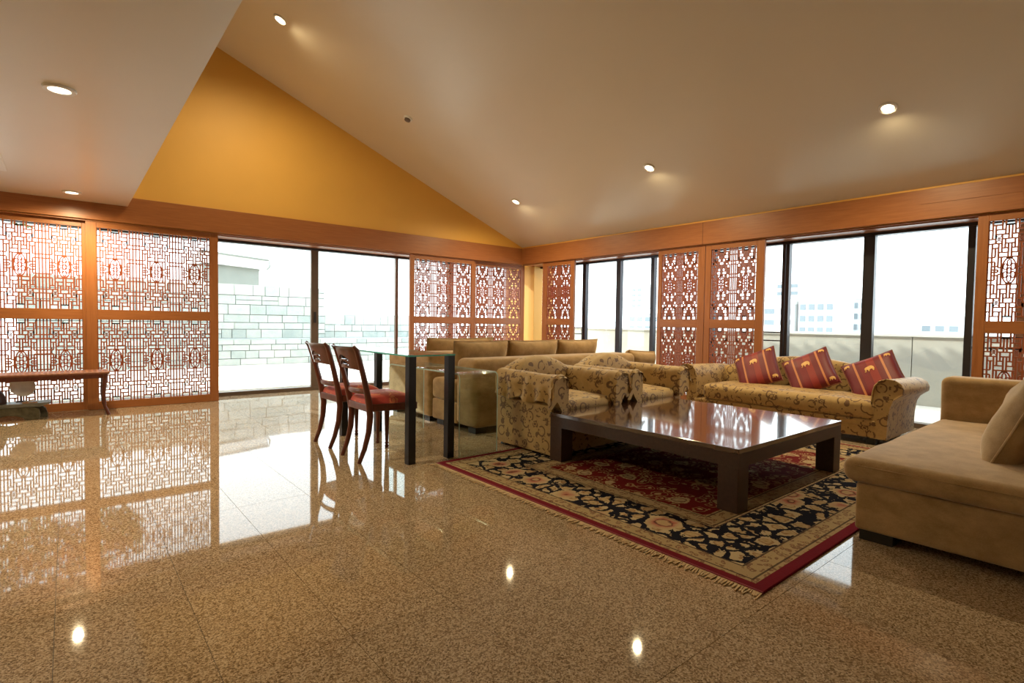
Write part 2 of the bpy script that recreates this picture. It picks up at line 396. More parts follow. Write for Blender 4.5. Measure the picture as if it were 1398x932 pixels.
# ------------------------------------------------------------------ mesh helpers
class MB:
    """collects shapes of one part into one mesh"""
    def __init__(s): s.v = []; s.f = []; s.m = []
    def add(s, v, f, mi=0):
        o = len(s.v); s.v += [tuple(x) for x in v]
        s.f += [tuple(i+o for i in q) for q in f]; s.m += [mi]*len(f)
        return s
    def box(s, x0, x1, y0, y1, z0, z1, mi=0):
        v = [(x, y, z) for z in (z0, z1) for y in (y0, y1) for x in (x0, x1)]
        f = [(0, 2, 3, 1), (4, 5, 7, 6), (0, 1, 5, 4), (2, 6, 7, 3), (0, 4, 6, 2), (1, 3, 7, 5)]
        return s.add(v, f, mi)
    def bar(s, a, b, w, h, upv=(0, 0, 1), mi=0):
        a, b = Vector(a), Vector(b); d = (b-a).normalized(); u = Vector(upv)
        sd = d.cross(u)
        if sd.length < 1e-4: sd = d.cross(Vector((1, 0, 0)))
        sd.normalize(); u = sd.cross(d)
        v = []
        for c in (a, b):
            for i, j in ((-1, -1), (1, -1), (1, 1), (-1, 1)):
                v.append(c + sd*(i*w/2) + u*(j*h/2))
        f = [(3, 2, 1, 0), (4, 5, 6, 7), (0, 1, 5, 4), (1, 2, 6, 5), (2, 3, 7, 6), (3, 0, 4, 7)]
        return s.add(v, f, mi)
    def tube(s, pts, rad, n=10, sx=1.0, sy=1.0, ref=(0, 1, 0), mi=0, cap=True):
        pts = [Vector(p) for p in pts]; rad = rad if isinstance(rad, (list, tuple)) else [rad]*len(pts)
        rings = []
        for i, p in enumerate(pts):
            d = (pts[min(i+1, len(pts)-1)] - pts[max(i-1, 0)]).normalized()
            a = Vector(ref); a = (a - d*a.dot(d))
            if a.length < 1e-4: a = Vector((1, 0, 0)); a = a - d*a.dot(d)
            a.normalize(); b = d.cross(a)
            rings.append([p + a*(rad[i]*sx*math.cos(2*PI*k/n)) + b*(rad[i]*sy*math.sin(2*PI*k/n)) for k in range(n)])
        v = [q for r in rings for q in r]
        f = [(i*n+k, i*n+(k+1) % n, (i+1)*n+(k+1) % n, (i+1)*n+k) for i in range(len(pts)-1) for k in range(n)]
        if cap:
            f.append(tuple(range(n-1, -1, -1))); f.append(tuple((len(pts)-1)*n+k for k in range(n)))
        return s.add(v, f, mi)
    def lathe(s, prof, n=24, c=(0, 0, 0), mi=0, cap=True):
        v = [(c[0]+r*math.cos(2*PI*k/n), c[1]+r*math.sin(2*PI*k/n), c[2]+z) for r, z in prof for k in range(n)]
        f = [(i*n+k, i*n+(k+1) % n, (i+1)*n+(k+1) % n, (i+1)*n+k) for i in range(len(prof)-1) for k in range(n)]
        if cap:
            f.append(tuple(range(n-1, -1, -1))); f.append(tuple((len(prof)-1)*n+k for k in range(n)))
        return s.add(v, f, mi)
    def soft(s, x0, x1, y0, y1, z0, z1, r=0.03, puff=(0, 0, 0), k=6, wr=0.0, seed=0.0, mi=0):
        """rounded, slightly puffed upholstery block"""
        h = ((x1-x0)/2, (y1-y0)/2, (z1-z0)/2); c = ((x0+x1)/2, (y0+y1)/2, (z0+z1)/2)
        r = min(r, min(h)*0.98)
        def axis(hh):
            inn = hh-r
            t = [-hh, -hh+0.3*r, -hh+0.65*r]
            t += [-inn + 2*inn*i/k for i in range(k+1)]
            return t + [hh-0.65*r, hh-0.3*r, hh]
        ax = [axis(q) for q in h]; keys = {}; V = []; F = []
        def vert(p):
            kx = tuple(round(q, 6) for q in p)
            if kx not in keys:
                q = [max(-h[i]+r, min(h[i]-r, p[i])) for i in range(3)]
                d = Vector([p[i]-q[i] for i in range(3)])
                if d.length > 0: d = d.normalized()*r
                P = [q[i]+d[i] for i in range(3)]
                u = [P[i]/h[i] for i in range(3)]
                o = [P[i] + puff[i]*u[i]*(1-u[(i+1) % 3]**2)*(1-u[(i+2) % 3]**2) for i in range(3)]
                if wr:
                    nn = noise.noise_vector(Vector((P[0]*7+seed, P[1]*7, P[2]*7+seed)))
                    o = [o[i]+nn[i]*wr for i in range(3)]
                keys[kx] = len(V); V.append(tuple(o[i]+c[i] for i in range(3)))
            return keys[kx]
        for a in range(3):
            b_, c_ = (a+1) % 3, (a+2) % 3
            for sg in (-1, 1):
                A, B = ax[b_], ax[c_]
                for i in range(len(A)-1):
                    for j in range(len(B)-1):
                        q = []
                        for (ii, jj) in ((i, j), (i+1, j), (i+1, j+1), (i, j+1)):
                            p = [0, 0, 0]; p[a] = sg*h[a]; p[b_] = A[ii]; p[c_] = B[jj]
                            q.append(vert(p))
                        F.append(tuple(q) if sg > 0 else tuple(q[::-1]))
        return s.add(V, F, mi)
    def grid(s, P, closed_u=False, mi=0, flip=False):
        nu, nv = len(P), len(P[0])
        v = [p for row in P for p in row]; f = []
        for i in range(nu if closed_u else nu-1):
            for j in range(nv-1):
                a = (i*nv+j, ((i+1) % nu)*nv+j, ((i+1) % nu)*nv+j+1, i*nv+j+1)
                f.append(a[::-1] if flip else a)
        return s.add(v, f, mi)
    def prism(s, poly, y0, y1, mi=0, axis='y'):
        """polygon in (x,z) extruded along y (or in (y,z) along x, or (x,y) along z)"""
        n = len(poly)
        def P(a, b, t): return {'y': (a, t, b), 'x': (t, a, b), 'z': (a, b, t)}[axis]
        v = [P(a, b, y0) for a, b in poly] + [P(a, b, y1) for a, b in poly]
        f = [tuple(range(n)), tuple(range(2*n-1, n-1, -1))]
        f += [(i, n+i, n+(i+1) % n, (i+1) % n) for i in range(n)]
        return s.add(v, f, mi)
    def mesh(s, name, mats, smooth=False, bevel=0.0, angle=40):
        me = bpy.data.meshes.new(name)
        me.from_pydata(s.v, [], s.f)
        for m in (mats if isinstance(mats, (list, tuple)) else [mats]): me.materials.append(m)
        me.polygons.foreach_set('material_index', s.m)
        bm = bmesh.new(); bm.from_mesh(me)
        if bevel:
            ed = [e for e in bm.edges if len(e.link_faces) == 2 and e.calc_face_angle(0) > 0.6]
            bmesh.ops.bevel(bm, geom=ed, offset=bevel, segments=2, profile=0.6, affect='EDGES', clamp_overlap=True)
        bmesh.ops.recalc_face_normals(bm, faces=bm.faces)
        bm.to_mesh(me); bm.free()
        if smooth:
            me.polygons.foreach_set('use_smooth', [True]*len(me.polygons))
            try: me.set_sharp_from_angle(angle=math.radians(angle))
            except Exception: pass
        me.update()
        return me

def link(name, me, parent=None, loc=None, rot=None):
    o = bpy.data.objects.new(name, me); C.objects.link(o)
    if parent is not None: o.parent = parent
    if loc is not None: o.location = loc
    if rot is not None: o.rotation_euler = rot
    return o

def part(name, mb, mats, parent=None, smooth=False, bevel=0.0, loc=None, rot=None, angle=40, label=None):
    o = link(name, mb.mesh(name, mats, smooth, bevel, angle), parent, loc, rot)
    if label: o['label'] = label
    return o

def tag(o, label, cat, group=None):
    o['label'] = label; o['category'] = cat
    if group: o['group'] = group
    return o

def thing(name, label, cat, loc=(0, 0, 0), rz=0.0, group=None):
    o = bpy.data.objects.new(name, None); C.objects.link(o)
    o.empty_display_size = 0.1
    o.location = loc; o.rotation_euler = (0, 0, rz)
    return tag(o, label, cat, group)

def struct(o, label=None, cat=None):
    o['kind'] = 'structure'
    if label: o['label'] = label
    if cat: o['category'] = cat
    return o

def sroot(name, label, cat, loc=(0, 0, 0)):
    o = bpy.data.objects.new(name, None); C.objects.link(o); o.location = loc
    return struct(o, label, cat)

def copy_tree(o, parent=None):
    c = o.copy(); C.objects.link(c); c.parent = parent
    for ch in o.children: copy_tree(ch, c)
    return c

# ------------------------------------------------------------------ room shell
XL, YB = -9.4, -9.8            # left wall, wall behind the camera
GA, GB = 0.50, 0.45            # glass planes of the two window walls
def ceil_z(x): return 2.440 - 0.392*x

# floor: dark joints with polished tiles laid on top
fl0 = MB().box(XL-0.2, 0.9, YB-0.2, 0.9, -0.12, -0.004)
floor = struct(part('floor', fl0, M['grout']), 'polished speckled brown granite tile floor', 'floor')
TX, TY = 0.38, 0.775
tile_me = MB().box(-TX/2+0.0009, TX/2-0.0009, -TY/2+0.0009, TY/2-0.0009, -0.004, 0.0).mesh('tile', M['granite'])
rest = MB()
nx0, nx1 = -7, 17; ny0, ny1 = -2, 10
for i in range(-10, 20):
    for j in range(-5, 11):
        x = -6.51 + TX/2 + i*TX; y = -6.63 + TY/2 + j*TY
        if x-TX/2 < XL-0.2 or y-TY/2 < YB-0.2 or x+TX/2 > 0.9 or y+TY/2 > 1.25: continue
        if -3 <= i <= 17 and -1 <= j <= 10:
            link('tile', tile_me, floor, (x, y, 0))
        else:
            rest.box(x-TX/2+0.0009, x+TX/2-0.0009, y-TY/2+0.0009, y+TY/2-0.0009, -0.004, 0.0)
ro = part('outlying_tiles', rest, M['granite'], floor); ro['kind'] = 'stuff'

# sloping ceiling (a slab that follows the roof)
XR = -6.6
sc_ = MB().prism([(0.75, ceil_z(0.75)), (XR, ceil_z(XR)), (XR, ceil_z(XR)+0.18), (0.75, ceil_z(0.75)+0.18)], YB-0.2, 0.75)
ceiling = struct(part('ceiling', sc_, M['ceiling']), 'sloping cream ceiling rising away from the right windows', 'ceiling')
# far slope on the hidden side of the ridge
struct(part('ceiling_far_slope', MB().prism([(XR, ceil_z(XR)), (XL-0.3, ceil_z(XR)-1.1), (XL-0.3, ceil_z(XR)-0.92), (XR, ceil_z(XR)+0.18)], YB-0.2, 0.75), M['ceiling']),
       'hidden far slope of the cream ceiling', 'ceiling')
# lowered flat ceiling on the left
struct(part('ceiling_bulkhead', MB().box(XL, -5.92, YB, 0.03, 2.30, 2.62), M['ceiling']), 'lowered flat cream ceiling over the lattice screens', 'ceiling')

# back wall above the pelmet (gable) and right wall strip
gz = MB().prism([(0.03, 2.11), (0.03, ceil_z(0.03)+0.02), (XR, ceil_z(XR)+0.02), (XL, ceil_z(XR)-1.0), (XL, 2.11)], 0.03, 0.75)
struct(part('wall_back', gz, M['yellow']), 'ochre yellow gable wall above the sliding screens', 'wall')
struct(part('wall_right', MB().box(0.03, 0.75, YB, 0.75, 2.11, 2.50), M['yellow']), 'thin ochre wall strip above the right pelmet', 'wall')
struct(part('wall_left', MB().box(XL-0.2, XL, YB-0.2, 0.75, 0, 4.6), M['offwall']), 'plain cream wall beyond the left edge of the view', 'wall')
# closed wall behind the camera
wf = MB().box(XL, 0.75, YB-0.2, YB, 0, 5.4)
struct(part('wall_front', wf, M['offwall']), 'plain cream wall behind the camera', 'wall')

# pelmet boards
pel = sroot('trim_1', 'long orange-brown timber pelmet over the back screens', 'pelmet')
part('board', MB().box(XL, 0.03, 0.0, 0.03, 2.114, 2.405), M['teak_h'], pel, bevel=0.003)
part('soffit', MB().box(XL, 0.03, 0.03, 0.47, 2.098, 2.112), M['teak_h'], pel)
part('track', MB().box(XL, 0.0, 0.075, 0.125, 2.085, 2.098), M['teak_h'], pel)
pel = sroot('trim_2', 'long orange-brown timber pelmet over the right windows', 'pelmet')
for k, (a, b_) in enumerate(((-3.652, 0.0), (YB, -3.656))):
    part('board', MB().box(0.0, 0.03, a, b_, 2.114, 2.405), M['teak_h'], pel, bevel=0.003)
part('soffit', MB().box(0.03, 0.42, YB, 0.0, 2.098, 2.112), M['teak_h'], pel)
part('track', MB().box(0.075, 0.125, YB, -0.5, 2.085, 2.098), M['teak_h'], pel)
part('moulding', MB().box(-0.004, 0.0, YB, -6.0, 2.262, 2.270), M['teak_h'], pel)
# corner column
struct(part('trim_3', MB().box(0.25, 0.75, -0.07, 0.75, 0, 2.11), M['yellow'], bevel=0.004), 'ochre plastered column in the corner between the screens', 'column')

# ------------------------------------------------------------------ windows
def window_wall(name, label, along, plane, spans, top=2.07, sills=0.05):
    """along 'x' or 'y'; spans: list of (a, b) glazed bays; frames, mullions and panes"""
    root = sroot(name, label, 'window')
    def bx(a0, a1, d0, d1, z0, z1, mat, nm, bev=0.0):
        mb = MB()
        if along == 'x': mb.box(a0, a1, plane+d0, plane+d1, z0, z1)
        else: mb.box(plane+d0, plane+d1, a0, a1, z0, z1)
        return part(nm, mb, mat, root, bevel=bev)
    lo, hi = min(s[0] for s in spans), max(s[1] for s in spans)
    bx(lo-0.06, hi+0.06, -0.05, 0.06, top-0.005, 2.112, M['darkmetal'], 'head_frame')
    bx(lo-0.06, hi+0.06, -0.05, 0.06, 0.0, sills, M['bronze'], 'sill_track')
    for i, (a, b_) in enumerate(spans):
        p_ = bx(a-0.004, b_+0.004, 0.0, 0.008, sills-0.01, top, M['glass'], 'pane')
    return root, bx

wA, bxA = window_wall('window_1', 'tall sliding glass doors to the stone-walled terrace', 'x', GA,
                      [(XL+0.1, -8.2), (-8.1, -6.30), (-6.22, -5.0), (-4.94, -3.69), (-3.58, -2.30), (-2.26, -1.28), (-1.20, 0.2)])
for a, b_ in ((-8.2, -8.1), (-6.30, -6.22), (-5.0, -4.94), (-1.28, -1.20)): bxA(a, b_, -0.03, 0.05, 0.05, 2.07, M['bronze'], 'stile')
bxA(-3.69, -3.63, -0.045, 0.0, 0.04, 2.07, M['bronze'], 'stile'); bxA(-3.63, -3.57, -0.01, 0.045, 0.04, 2.07, M['bronze'], 'stile')
bxA(-2.305, -2.262, -0.02, 0.03, 0.04, 2.07, M['bronze'], 'stile')
bxA(-3.655, -3.625, -0.065, -0.045, 1.0, 1.16, M['darkmetal'], 'pull')

wB, bxB = window_wall('window_2', 'tall sliding glass doors to the city-view terrace', 'y', GB,
                      [(-9.7, -8.2), (-8.1, -6.36), (-6.31, -5.50), (-5.40, -4.59), (-4.51, -3.6), (-3.5, -2.60), (-2.55, -1.96), (-1.88, -1.21), (-1.14, -0.08)])
for a, b_ in ((-8.2, -8.1), (-3.6, -3.5)): bxB(a, b_, -0.03, 0.05, 0.05, 2.07, M['darkmetal'], 'stile')
for a, b_ in ((-6.36, -6.30), (-5.505, -5.395), (-4.595, -4.555), (-4.545, -4.51), (-2.61, -2.55), (-1.965, -1.88), (-1.215, -1.185), (-1.175, -1.14)):
    bxB(a, b_, -0.035, 0.04, 0.04, 2.07, M['darkmetal'], 'stile')
for a, b_ in ((-4.51, -4.10), (-1.14, -0.75), (-6.75, -6.36)):
    for z in (0.97, 0.865): bxB(a, b_, 0.03, 0.05, z-0.008, z+0.008, M['darkmetal'], 'safety_bar')

# ------------------------------------------------------------------ sliding lattice screens
BARS = dict(a=.5, b=1.5, c=2.5, d=3.5, e=4.5, f=5.5, g=6.75, h=8.0)
a, b, c_, d, e, f, g, h = (BARS[k] for k in 'abcdefgh')
# quarter pattern: rows r counted from the panel edge (0) to the medallion centre (11)
HSEG = [(1, -b, b), (1, c_, f), (2, b, e), (2, f, h), (3, a, e), (4, 0, c_), (4, e, h), (5, 0, b), (5, c_, h), (6, a, c_), (6, d, f),
        (7, a, d), (8, 0, d), (8, e, h), (9, e, h), (10, d, f), (10.75, d, f), (10.25, c_, d)]
VSEG = [(a, 1, 4), (b, 0, 3), (c_, 0, 2), (e, 1, 4), (f, 0, 4), (c_, 3, 7), (e, 3, 5), (b, 4, 6), (a, 5, 8), (d, 5, 10.25), (e, 6, 8), (f, 5, 11),
        (c_, 8, 11), (d, 10.75, 11), (e, 9, 11), (g, 0, 11), (h, 0, 11)]
def lattice(W, H, n_med, depth=0.018):
    """returns (lattice MB, medallion MB, medallion centres); panel lies in local x (across), z (up), y (depth)"""
    half = 6.75
    u = W/(16*(n_med-1) + 2*half); v = H/22.0; t = 0.0126
    lat = MB(); cs = []
    y0, y1 = -depth/2, depth/2
    x_lo, x_hi = -W/2, W/2
    def hbar(xa, xb, z):
        xa, xb = max(min(xa, xb), x_lo), min(max(xa, xb), x_hi)
        if xb-xa > 1e-3: lat.box(xa, xb, y0, y1, z-t/2, z+t/2)
    def vbar(x, za, zb):
        if x_lo-1e-4 <= x <= x_hi+1e-4: lat.box(x-t/2, x+t/2, y0+0.0006, y1-0.0006, min(za, zb), max(za, zb))
    for k in range(n_med):
        cx = (k-(n_med-1)/2)*16*u; cs.append(cx)
        for sx in (-1, 1):
            for sz in (-1, 1):
                Z = lambda r: sz*(H/2 - r*v)
                for r, xa, xb in HSEG:
                    hbar(cx+sx*xa*u, cx+sx*xb*u, Z(r))
                for x, ra, rb in VSEG:
                    if x == h and sx > 0 and k < n_med-1: continue
                    vbar(cx+sx*x*u, Z(ra), Z(rb))
                # crossed-diamond motif between c and e, rows 3 to 5
                mx, mz = cx+sx*3.5*u, Z(4); w_, h_ = 0.95*u, 0.95*v
                for (p0, p1) in (((-1, -1), (1, 1)), ((-1, 1), (1, -1))):
                    lat.bar((mx+p0[0]*w_, 0, mz+p0[1]*h_), (mx+p1[0]*w_, 0, mz+p1[1]*h_), depth*0.6, t*0.42, (0, 0, 1))
                for (p0, p1) in (((-.5, 0), (0, .5)), ((0, .5), (.5, 0)), ((.5, 0), (0, -.5)), ((0, -.5), (-.5, 0))):
                    lat.bar((mx+p0[0]*w_, 0, mz+p0[1]*h_), (mx+p1[0]*w_, 0, mz+p1[1]*h_), depth*0.6, t*0.42, (0, 0, 1))
    med = MB(); X, Zr = 2.45*u, 3.0*v
    dp = depth*0.9
    def arc(cx, cz, rx, rz, a0, a1, n=8, w_=0.0105):
        q = [(cx+rx*math.cos(a0+(a1-a0)*i/n), 0, cz+rz*math.sin(a0+(a1-a0)*i/n)) for i in range(n+1)]
        for i in range(n): med.bar(q[i], q[i+1], dp, w_, (0, 0, 1) if abs(q[i][0]-q[i+1][0]) > abs(q[i][2]-q[i+1][2]) else (1, 0, 0.001))
    arc(0, 0, X*0.92, Zr*0.95, 0, 2*PI, 18)
    arc(0, 0, X*0.26, Zr*0.22, 0, 2*PI, 8)
    for k in range(6):
        an = PI/6 + k*PI/3
        arc(X*0.56*math.cos(an), Zr*0.58*math.sin(an), X*0.27, Zr*0.24, 0, 2*PI, 7, 0.009)
    for sx in (-1, 1):       # solid carved plates left/right and above/below
        med.prism([(sx*X*0.93, -Zr*0.55), (sx*X*1.02, -Zr*0.55), (sx*X*1.02, Zr*0.55), (sx*X*0.93, Zr*0.55), (sx*X*0.78, Zr*0.2), (sx*X*0.78, -Zr*0.2)], -dp/2, dp/2)
        med.prism([(-X*0.5, sx*Zr*1.0), (X*0.5, sx*Zr*1.0), (X*0.3, sx*Zr*0.84), (-X*0.3, sx*Zr*0.84)], -dp/2, dp/2)
    return lat, med, cs

LAT_CACHE = {}
Z_BOT, Z_MID0, Z_MID1, Z_TOP = 0.092, 1.011, 1.125, 2.035
def screen(label, along, plane, lo, hi, s_lo, s_hi, n_med, group=None):
    """lo..hi outer extent along the wall, s_lo/s_hi stile widths at each end"""
    mid = (lo+hi)/2
    loc = (mid, plane, 0) if along == 'x' else (plane, mid, 0)
    rz = 0.0 if along == 'x' else -PI/2          # local +x -> world -y on the right wall
    t = thing('sliding_screen', label, 'screen', loc, rz, group)
    if along == 'y': s_lo, s_hi = s_hi, s_lo
    L = (hi-lo)/2; T = 0.02
    part('stile', MB().box(-L, -L+s_lo, -T, T, 0.002, 2.13), M['teak_v'], t, bevel=0.003)
    part('stile', MB().box(L-s_hi, L, -T, T, 0.002, 2.13), M['teak_v'], t, bevel=0.003)
    for z0, z1 in ((0.002, Z_BOT), (Z_MID0, Z_MID1), (Z_TOP, 2.13)):
        part('rail', MB().box(-L+s_lo, L-s_hi, -T, T, z0, z1), M['teak_h'], t, bevel=0.003)
    W = 2*L-s_lo-s_hi; cx = (s_lo-s_hi)/2
    for z0, z1 in ((Z_BOT, Z_MID0), (Z_MID1, Z_TOP)):
        H = z1-z0; key = (round(W, 3), round(H, 2), n_med)
        if key not in LAT_CACHE:
            lt, md, cs = lattice(W, H, n_med)
            LAT_CACHE[key] = (lt.mesh('lattice', M['teak_lattice']), md.mesh('medallion', M['medallion']), cs)
        lm, mm, cs = LAT_CACHE[key]
        lo_ = link('lattice', lm, t, (cx, 0, (z0+z1)/2))
        for q in cs: link('medallion', mm, lo_, (q, 0, 0))
    return t
screen('wide lattice screen standing behind the woven bench and low stone table', 'x', 0.115, -8.16, -6.24, 0.09, 0.09, 5)
screen('lattice screen between the bench end and the open glass door', 'x', 0.060, -6.30, -4.995, 0.097, 0.092, 3)
screen('lattice screen right of the open door, behind the tan sofas', 'x', 0.060, -2.285, -1.03, 0.08, 0.07, 3)
screen('lattice screen beside the ochre corner column, behind the tan sofas', 'x', 0.115, -1.045, 0.155, 0.08, 0.09, 3)
screen('narrow lattice screen just right of the ochre corner column', 'y', 0.060, -1.297, -0.525, 0.085, 0.114, 2)
screen('narrow lattice screen edging the smaller glass door, left of a matching pair', 'y', 0.060, -3.675, -2.945, 0.105, 0.06, 2)
screen('narrow lattice screen behind the red cushions, edging the larger glass door', 'y', 0.060, -4.462, -3.682, 0.10, 0.08, 2)
screen('lattice screen beyond the beige chaise with brown slats behind it', 'y', 0.060, -7.60, -6.433, 0.09, 0.078, 3)

# ------------------------------------------------------------------ ceiling fittings
def downlight(label, loc, tilt=0.0, r=0.075, energy=LAMP_WATTS):
    t = thing('downlight', label, 'lamp', loc)
    t.rotation_euler = (0, tilt, 0)
    part('trim_ring', MB().lathe([(r*0.78, -0.002), (r*0.80, -0.010), (r*1.12, -0.012), (r*1.2, -0.006), (r*1.2, 0.004), (r*0.78, 0.004), (r*0.78, -0.002)], 28, cap=False), M['white'], t, smooth=True)
    part('lens', MB().lathe([(0.001, -0.006), (r*0.5, -0.0065), (r*0.79, -0.004), (r*0.79, 0.002)], 28), M['lampglow'], t, smooth=True)
    ld = bpy.data.lights.new('downlight_bulb', 'SPOT'); ld.energy = energy; ld.color = LAMP_COLOR
    ld.spot_size = math.radians(172); ld.spot_blend = 1.0; ld.shadow_soft_size = 0.03
    lo_ = bpy.data.objects.new('bulb', ld); C.objects.link(lo_); lo_.parent = t
    lo_.location = (0, 0, -0.03); lo_.rotation_euler = (0, -tilt, 0)
    return t
TILT = math.atan(0.392)
for x, y, lb in ((-4.667, -1.382, 'round downlight highest on the sloping ceiling near the gable'),
                 (-1.168, -1.195, 'small downlight on the sloping ceiling nearest the wall corner'),
                 (-1.168, -3.635, 'middle downlight of the row above the right windows'),
                 (-1.156, -6.021, 'downlight on the sloping ceiling above the patterned sofa end')):
    downlight(lb, (x, y, ceil_z(x)-0.001), TILT, 0.058)
downlight('recessed downlight in the middle of the lowered flat ceiling', (-6.483, -3.616, 2.299), 0, 0.064)
downlight('recessed downlight in the lowered ceiling close to the lattice screens', (-6.413, -0.473, 2.299), 0, 0.066)
# smoke detector
sd = thing('smoke_detector', 'small white smoke detector on the sloping ceiling', 'detector', (-3.07, -1.294, ceil_z(-3.07)-0.001))
sd.rotation_euler = (0, TILT, 0)
part('base', MB().lathe([(0.06, 0.004), (0.06, -0.012), (0.052, -0.016)], 24), M['white'], sd, smooth=True)
part('sensor_head', MB().lathe([(0.04, -0.012), (0.038, -0.035), (0.025, -0.042)], 20), M['bronze'], sd, smooth=True)
# air grille
vt = thing('air_grille', 'white square air grille in the lowered ceiling', 'vent', (-7.14, -1.42, 2.30))
part('frame', MB().box(-0.29, 0.29, -0.29, -0.25, -0.012, 0.004).box(-0.29, 0.29, 0.25, 0.29, -0.012, 0.004).box(-0.29, -0.25, -0.25, 0.25, -0.012, 0.004).box(0.25, 0.29, -0.25, 0.25, -0.012, 0.004), M['white'], vt)
for k in range(8):
    part('slat', MB().bar((-0.25, -0.22+k*0.0628, -0.004), (0.25, -0.22+k*0.0628, -0.004), 0.045, 0.003, (0, 0.5, 1)), M['white'], vt)

# ------------------------------------------------------------------ coffee table and rug
rug = thing('persian_rug', 'red and navy floral persian rug under the coffee table', 'rug', ((RX0+RX1)/2, (RY0+RY1)/2, 0))
hx, hy = (RX1-RX0)/2, (RY1-RY0)/2
part('pile', MB().box(-hx+0.012, hx-0.012, -hy, hy, 0.0, 0.012), M['rug'], rug, bevel=0.003)
for sx in (-1, 1): part('binding', MB().box(sx*(hx-0.006)-0.006, sx*(hx-0.006)+0.006, -hy, hy, 0.0, 0.011), M['rug_edge'], rug)
fr = MB()
for sx in (-1, 1):
    for i in range(400):
        y = -hy + 2*hy*(i+0.5)/400
        ln = random.uniform(0.022, 0.05) if (i % 7) else 0.055
        dy = random.uniform(-0.012, 0.012)
        fr.bar((sx*hx, y, 0.006), (sx*(hx+ln), y+dy, 0.003), 0.005, 0.004)
fo = part('fringe', fr, M['fringe'], rug); fo['kind'] = 'stuff'

ct = thing('coffee_table', 'large square dark brown wooden coffee table on the rug', 'table', (-2.90, -5.35, 0.012))
A_ = 0.745; th = 0.36
part('table_top', MB().box(-A_, A_, -A_, A_, th-0.028, th), [M['tabletop']], ct, bevel=0.003)
for s in (-1, 1):
    part('apron', MB().box(-A_+0.002, A_-0.002, s*(A_-0.035)-0.033, s*(A_-0.035)+0.033, th-0.105, th-0.028), M['darkwood'], ct)
    part('apron', MB().box(s*(A_-0.035)-0.033, s*(A_-0.035)+0.033, -A_+0.068, A_-0.068, th-0.105, th-0.028), M['darkwood'], ct)
    for q in (-1, 1):
        part('leg', MB().box(s*(A_-0.062)-0.06, s*(A_-0.062)+0.06, q*(A_-0.062)-0.06, q*(A_-0.062)+0.06, 0, th-0.105), M['darkwood'], ct, bevel=0.003)

# ------------------------------------------------------------------ tan sofas (modular, backs towards the rug)
def feet(t, pts, s=0.05, h_=0.055):
    for x, y in pts: part('foot', MB().box(x-s, x+s, y-s, y+s, 0, h_), M['blackfoot'], t)

s1 = thing('sofa', 'long tan velour sofa behind the two patterned armchairs', 'sofa', (-2.2, -3.15, 0))
ox, oy = -2.2, -3.15
def S(x0, x1, y0, y1, z0, z1): return (x0-ox, x1-ox, y0-oy, y1-oy, z0, z1)
part('base', MB().soft(*S(-3.575, -0.78, -3.23, -2.775, 0.055, 0.262), r=0.02), M['tan'], s1, smooth=True)
for x0, x1 in ((-3.578, -2.66), (-2.655, -1.72), (-1.715, -0.78)):
    part('seat_cushion', MB().soft(*S(x0, x1, -3.22, -2.765, 0.262, 0.475), r=0.045, puff=(0, 0.01, 0.02), wr=0.004, seed=x0), M['tan'], s1, smooth=True)
part('backrest', MB().soft(*S(-3.585, -1.215, -3.55, -3.215, 0.055, 0.70), r=0.06, puff=(0.008, 0, 0.004), wr=0.004), M['tan'], s1, smooth=True)
feet(s1, [(-3.48-ox, -2.88-oy), (-3.48-ox, -3.44-oy), (-1.4-ox, -3.44-oy), (-0.9-ox, -2.88-oy)], 0.06)

def pillow_mb(w_, h_, t_, n=16, pinch=0.07, wr=0.0, seed=0.0, flat=0.55):
    def surf(u, v): return t_/2*(max(0, (1-u**4))*max(0, (1-v**4)))**flat
    top = []; bot = []
    for i in range(n+1):
        r1 = []; r2_ = []
        for j in range(n+1):
            u = math.sin((2*i/n-1)*PI/2)*0.35+(2*i/n-1)*0.65; v = math.sin((2*j/n-1)*PI/2)*0.35+(2*j/n-1)*0.65
            x = w_/2*u*(1-pinch*(1-v*v)); y = h_/2*v*(1-pinch*(1-u*u)); z = surf(u, v)
            k = wr*noise.noise(Vector((x*9+seed, y*9, seed)))*(z/(t_/2))
            r1.append((x, y, z+k)); r2_.append((x, y, -z+k))
        top.append(r1); bot.append(r2_)
    mb = MB().grid(top).grid(bot, flip=True)
    # weld outer rim
    return mb
def weld(me):
    bm = bmesh.new(); bm.from_mesh(me)
    bmesh.ops.remove_doubles(bm, verts=bm.verts, dist=1e-4)
    bmesh.ops.recalc_face_normals(bm, faces=bm.faces); bm.to_mesh(me); bm.free()
def rim(w_, h_, pinch=0.07, r=0.006, n=14):
    pts = []
    for k in range(n): pts.append((-1+2*k/n, -1))
    for k in range(n): pts.append((1, -1+2*k/n))
    for k in range(n): pts.append((1-2*k/n, 1))
    for k in range(n+1): pts.append((-1, 1-2*k/n))
    P = [(w_/2*u*(1-pinch*(1-v*v)), h_/2*v*(1-pinch*(1-u*u)), 0) for u, v in pts]
    return MB().tube(P, r, 6, ref=(0, 0, 1), cap=False)
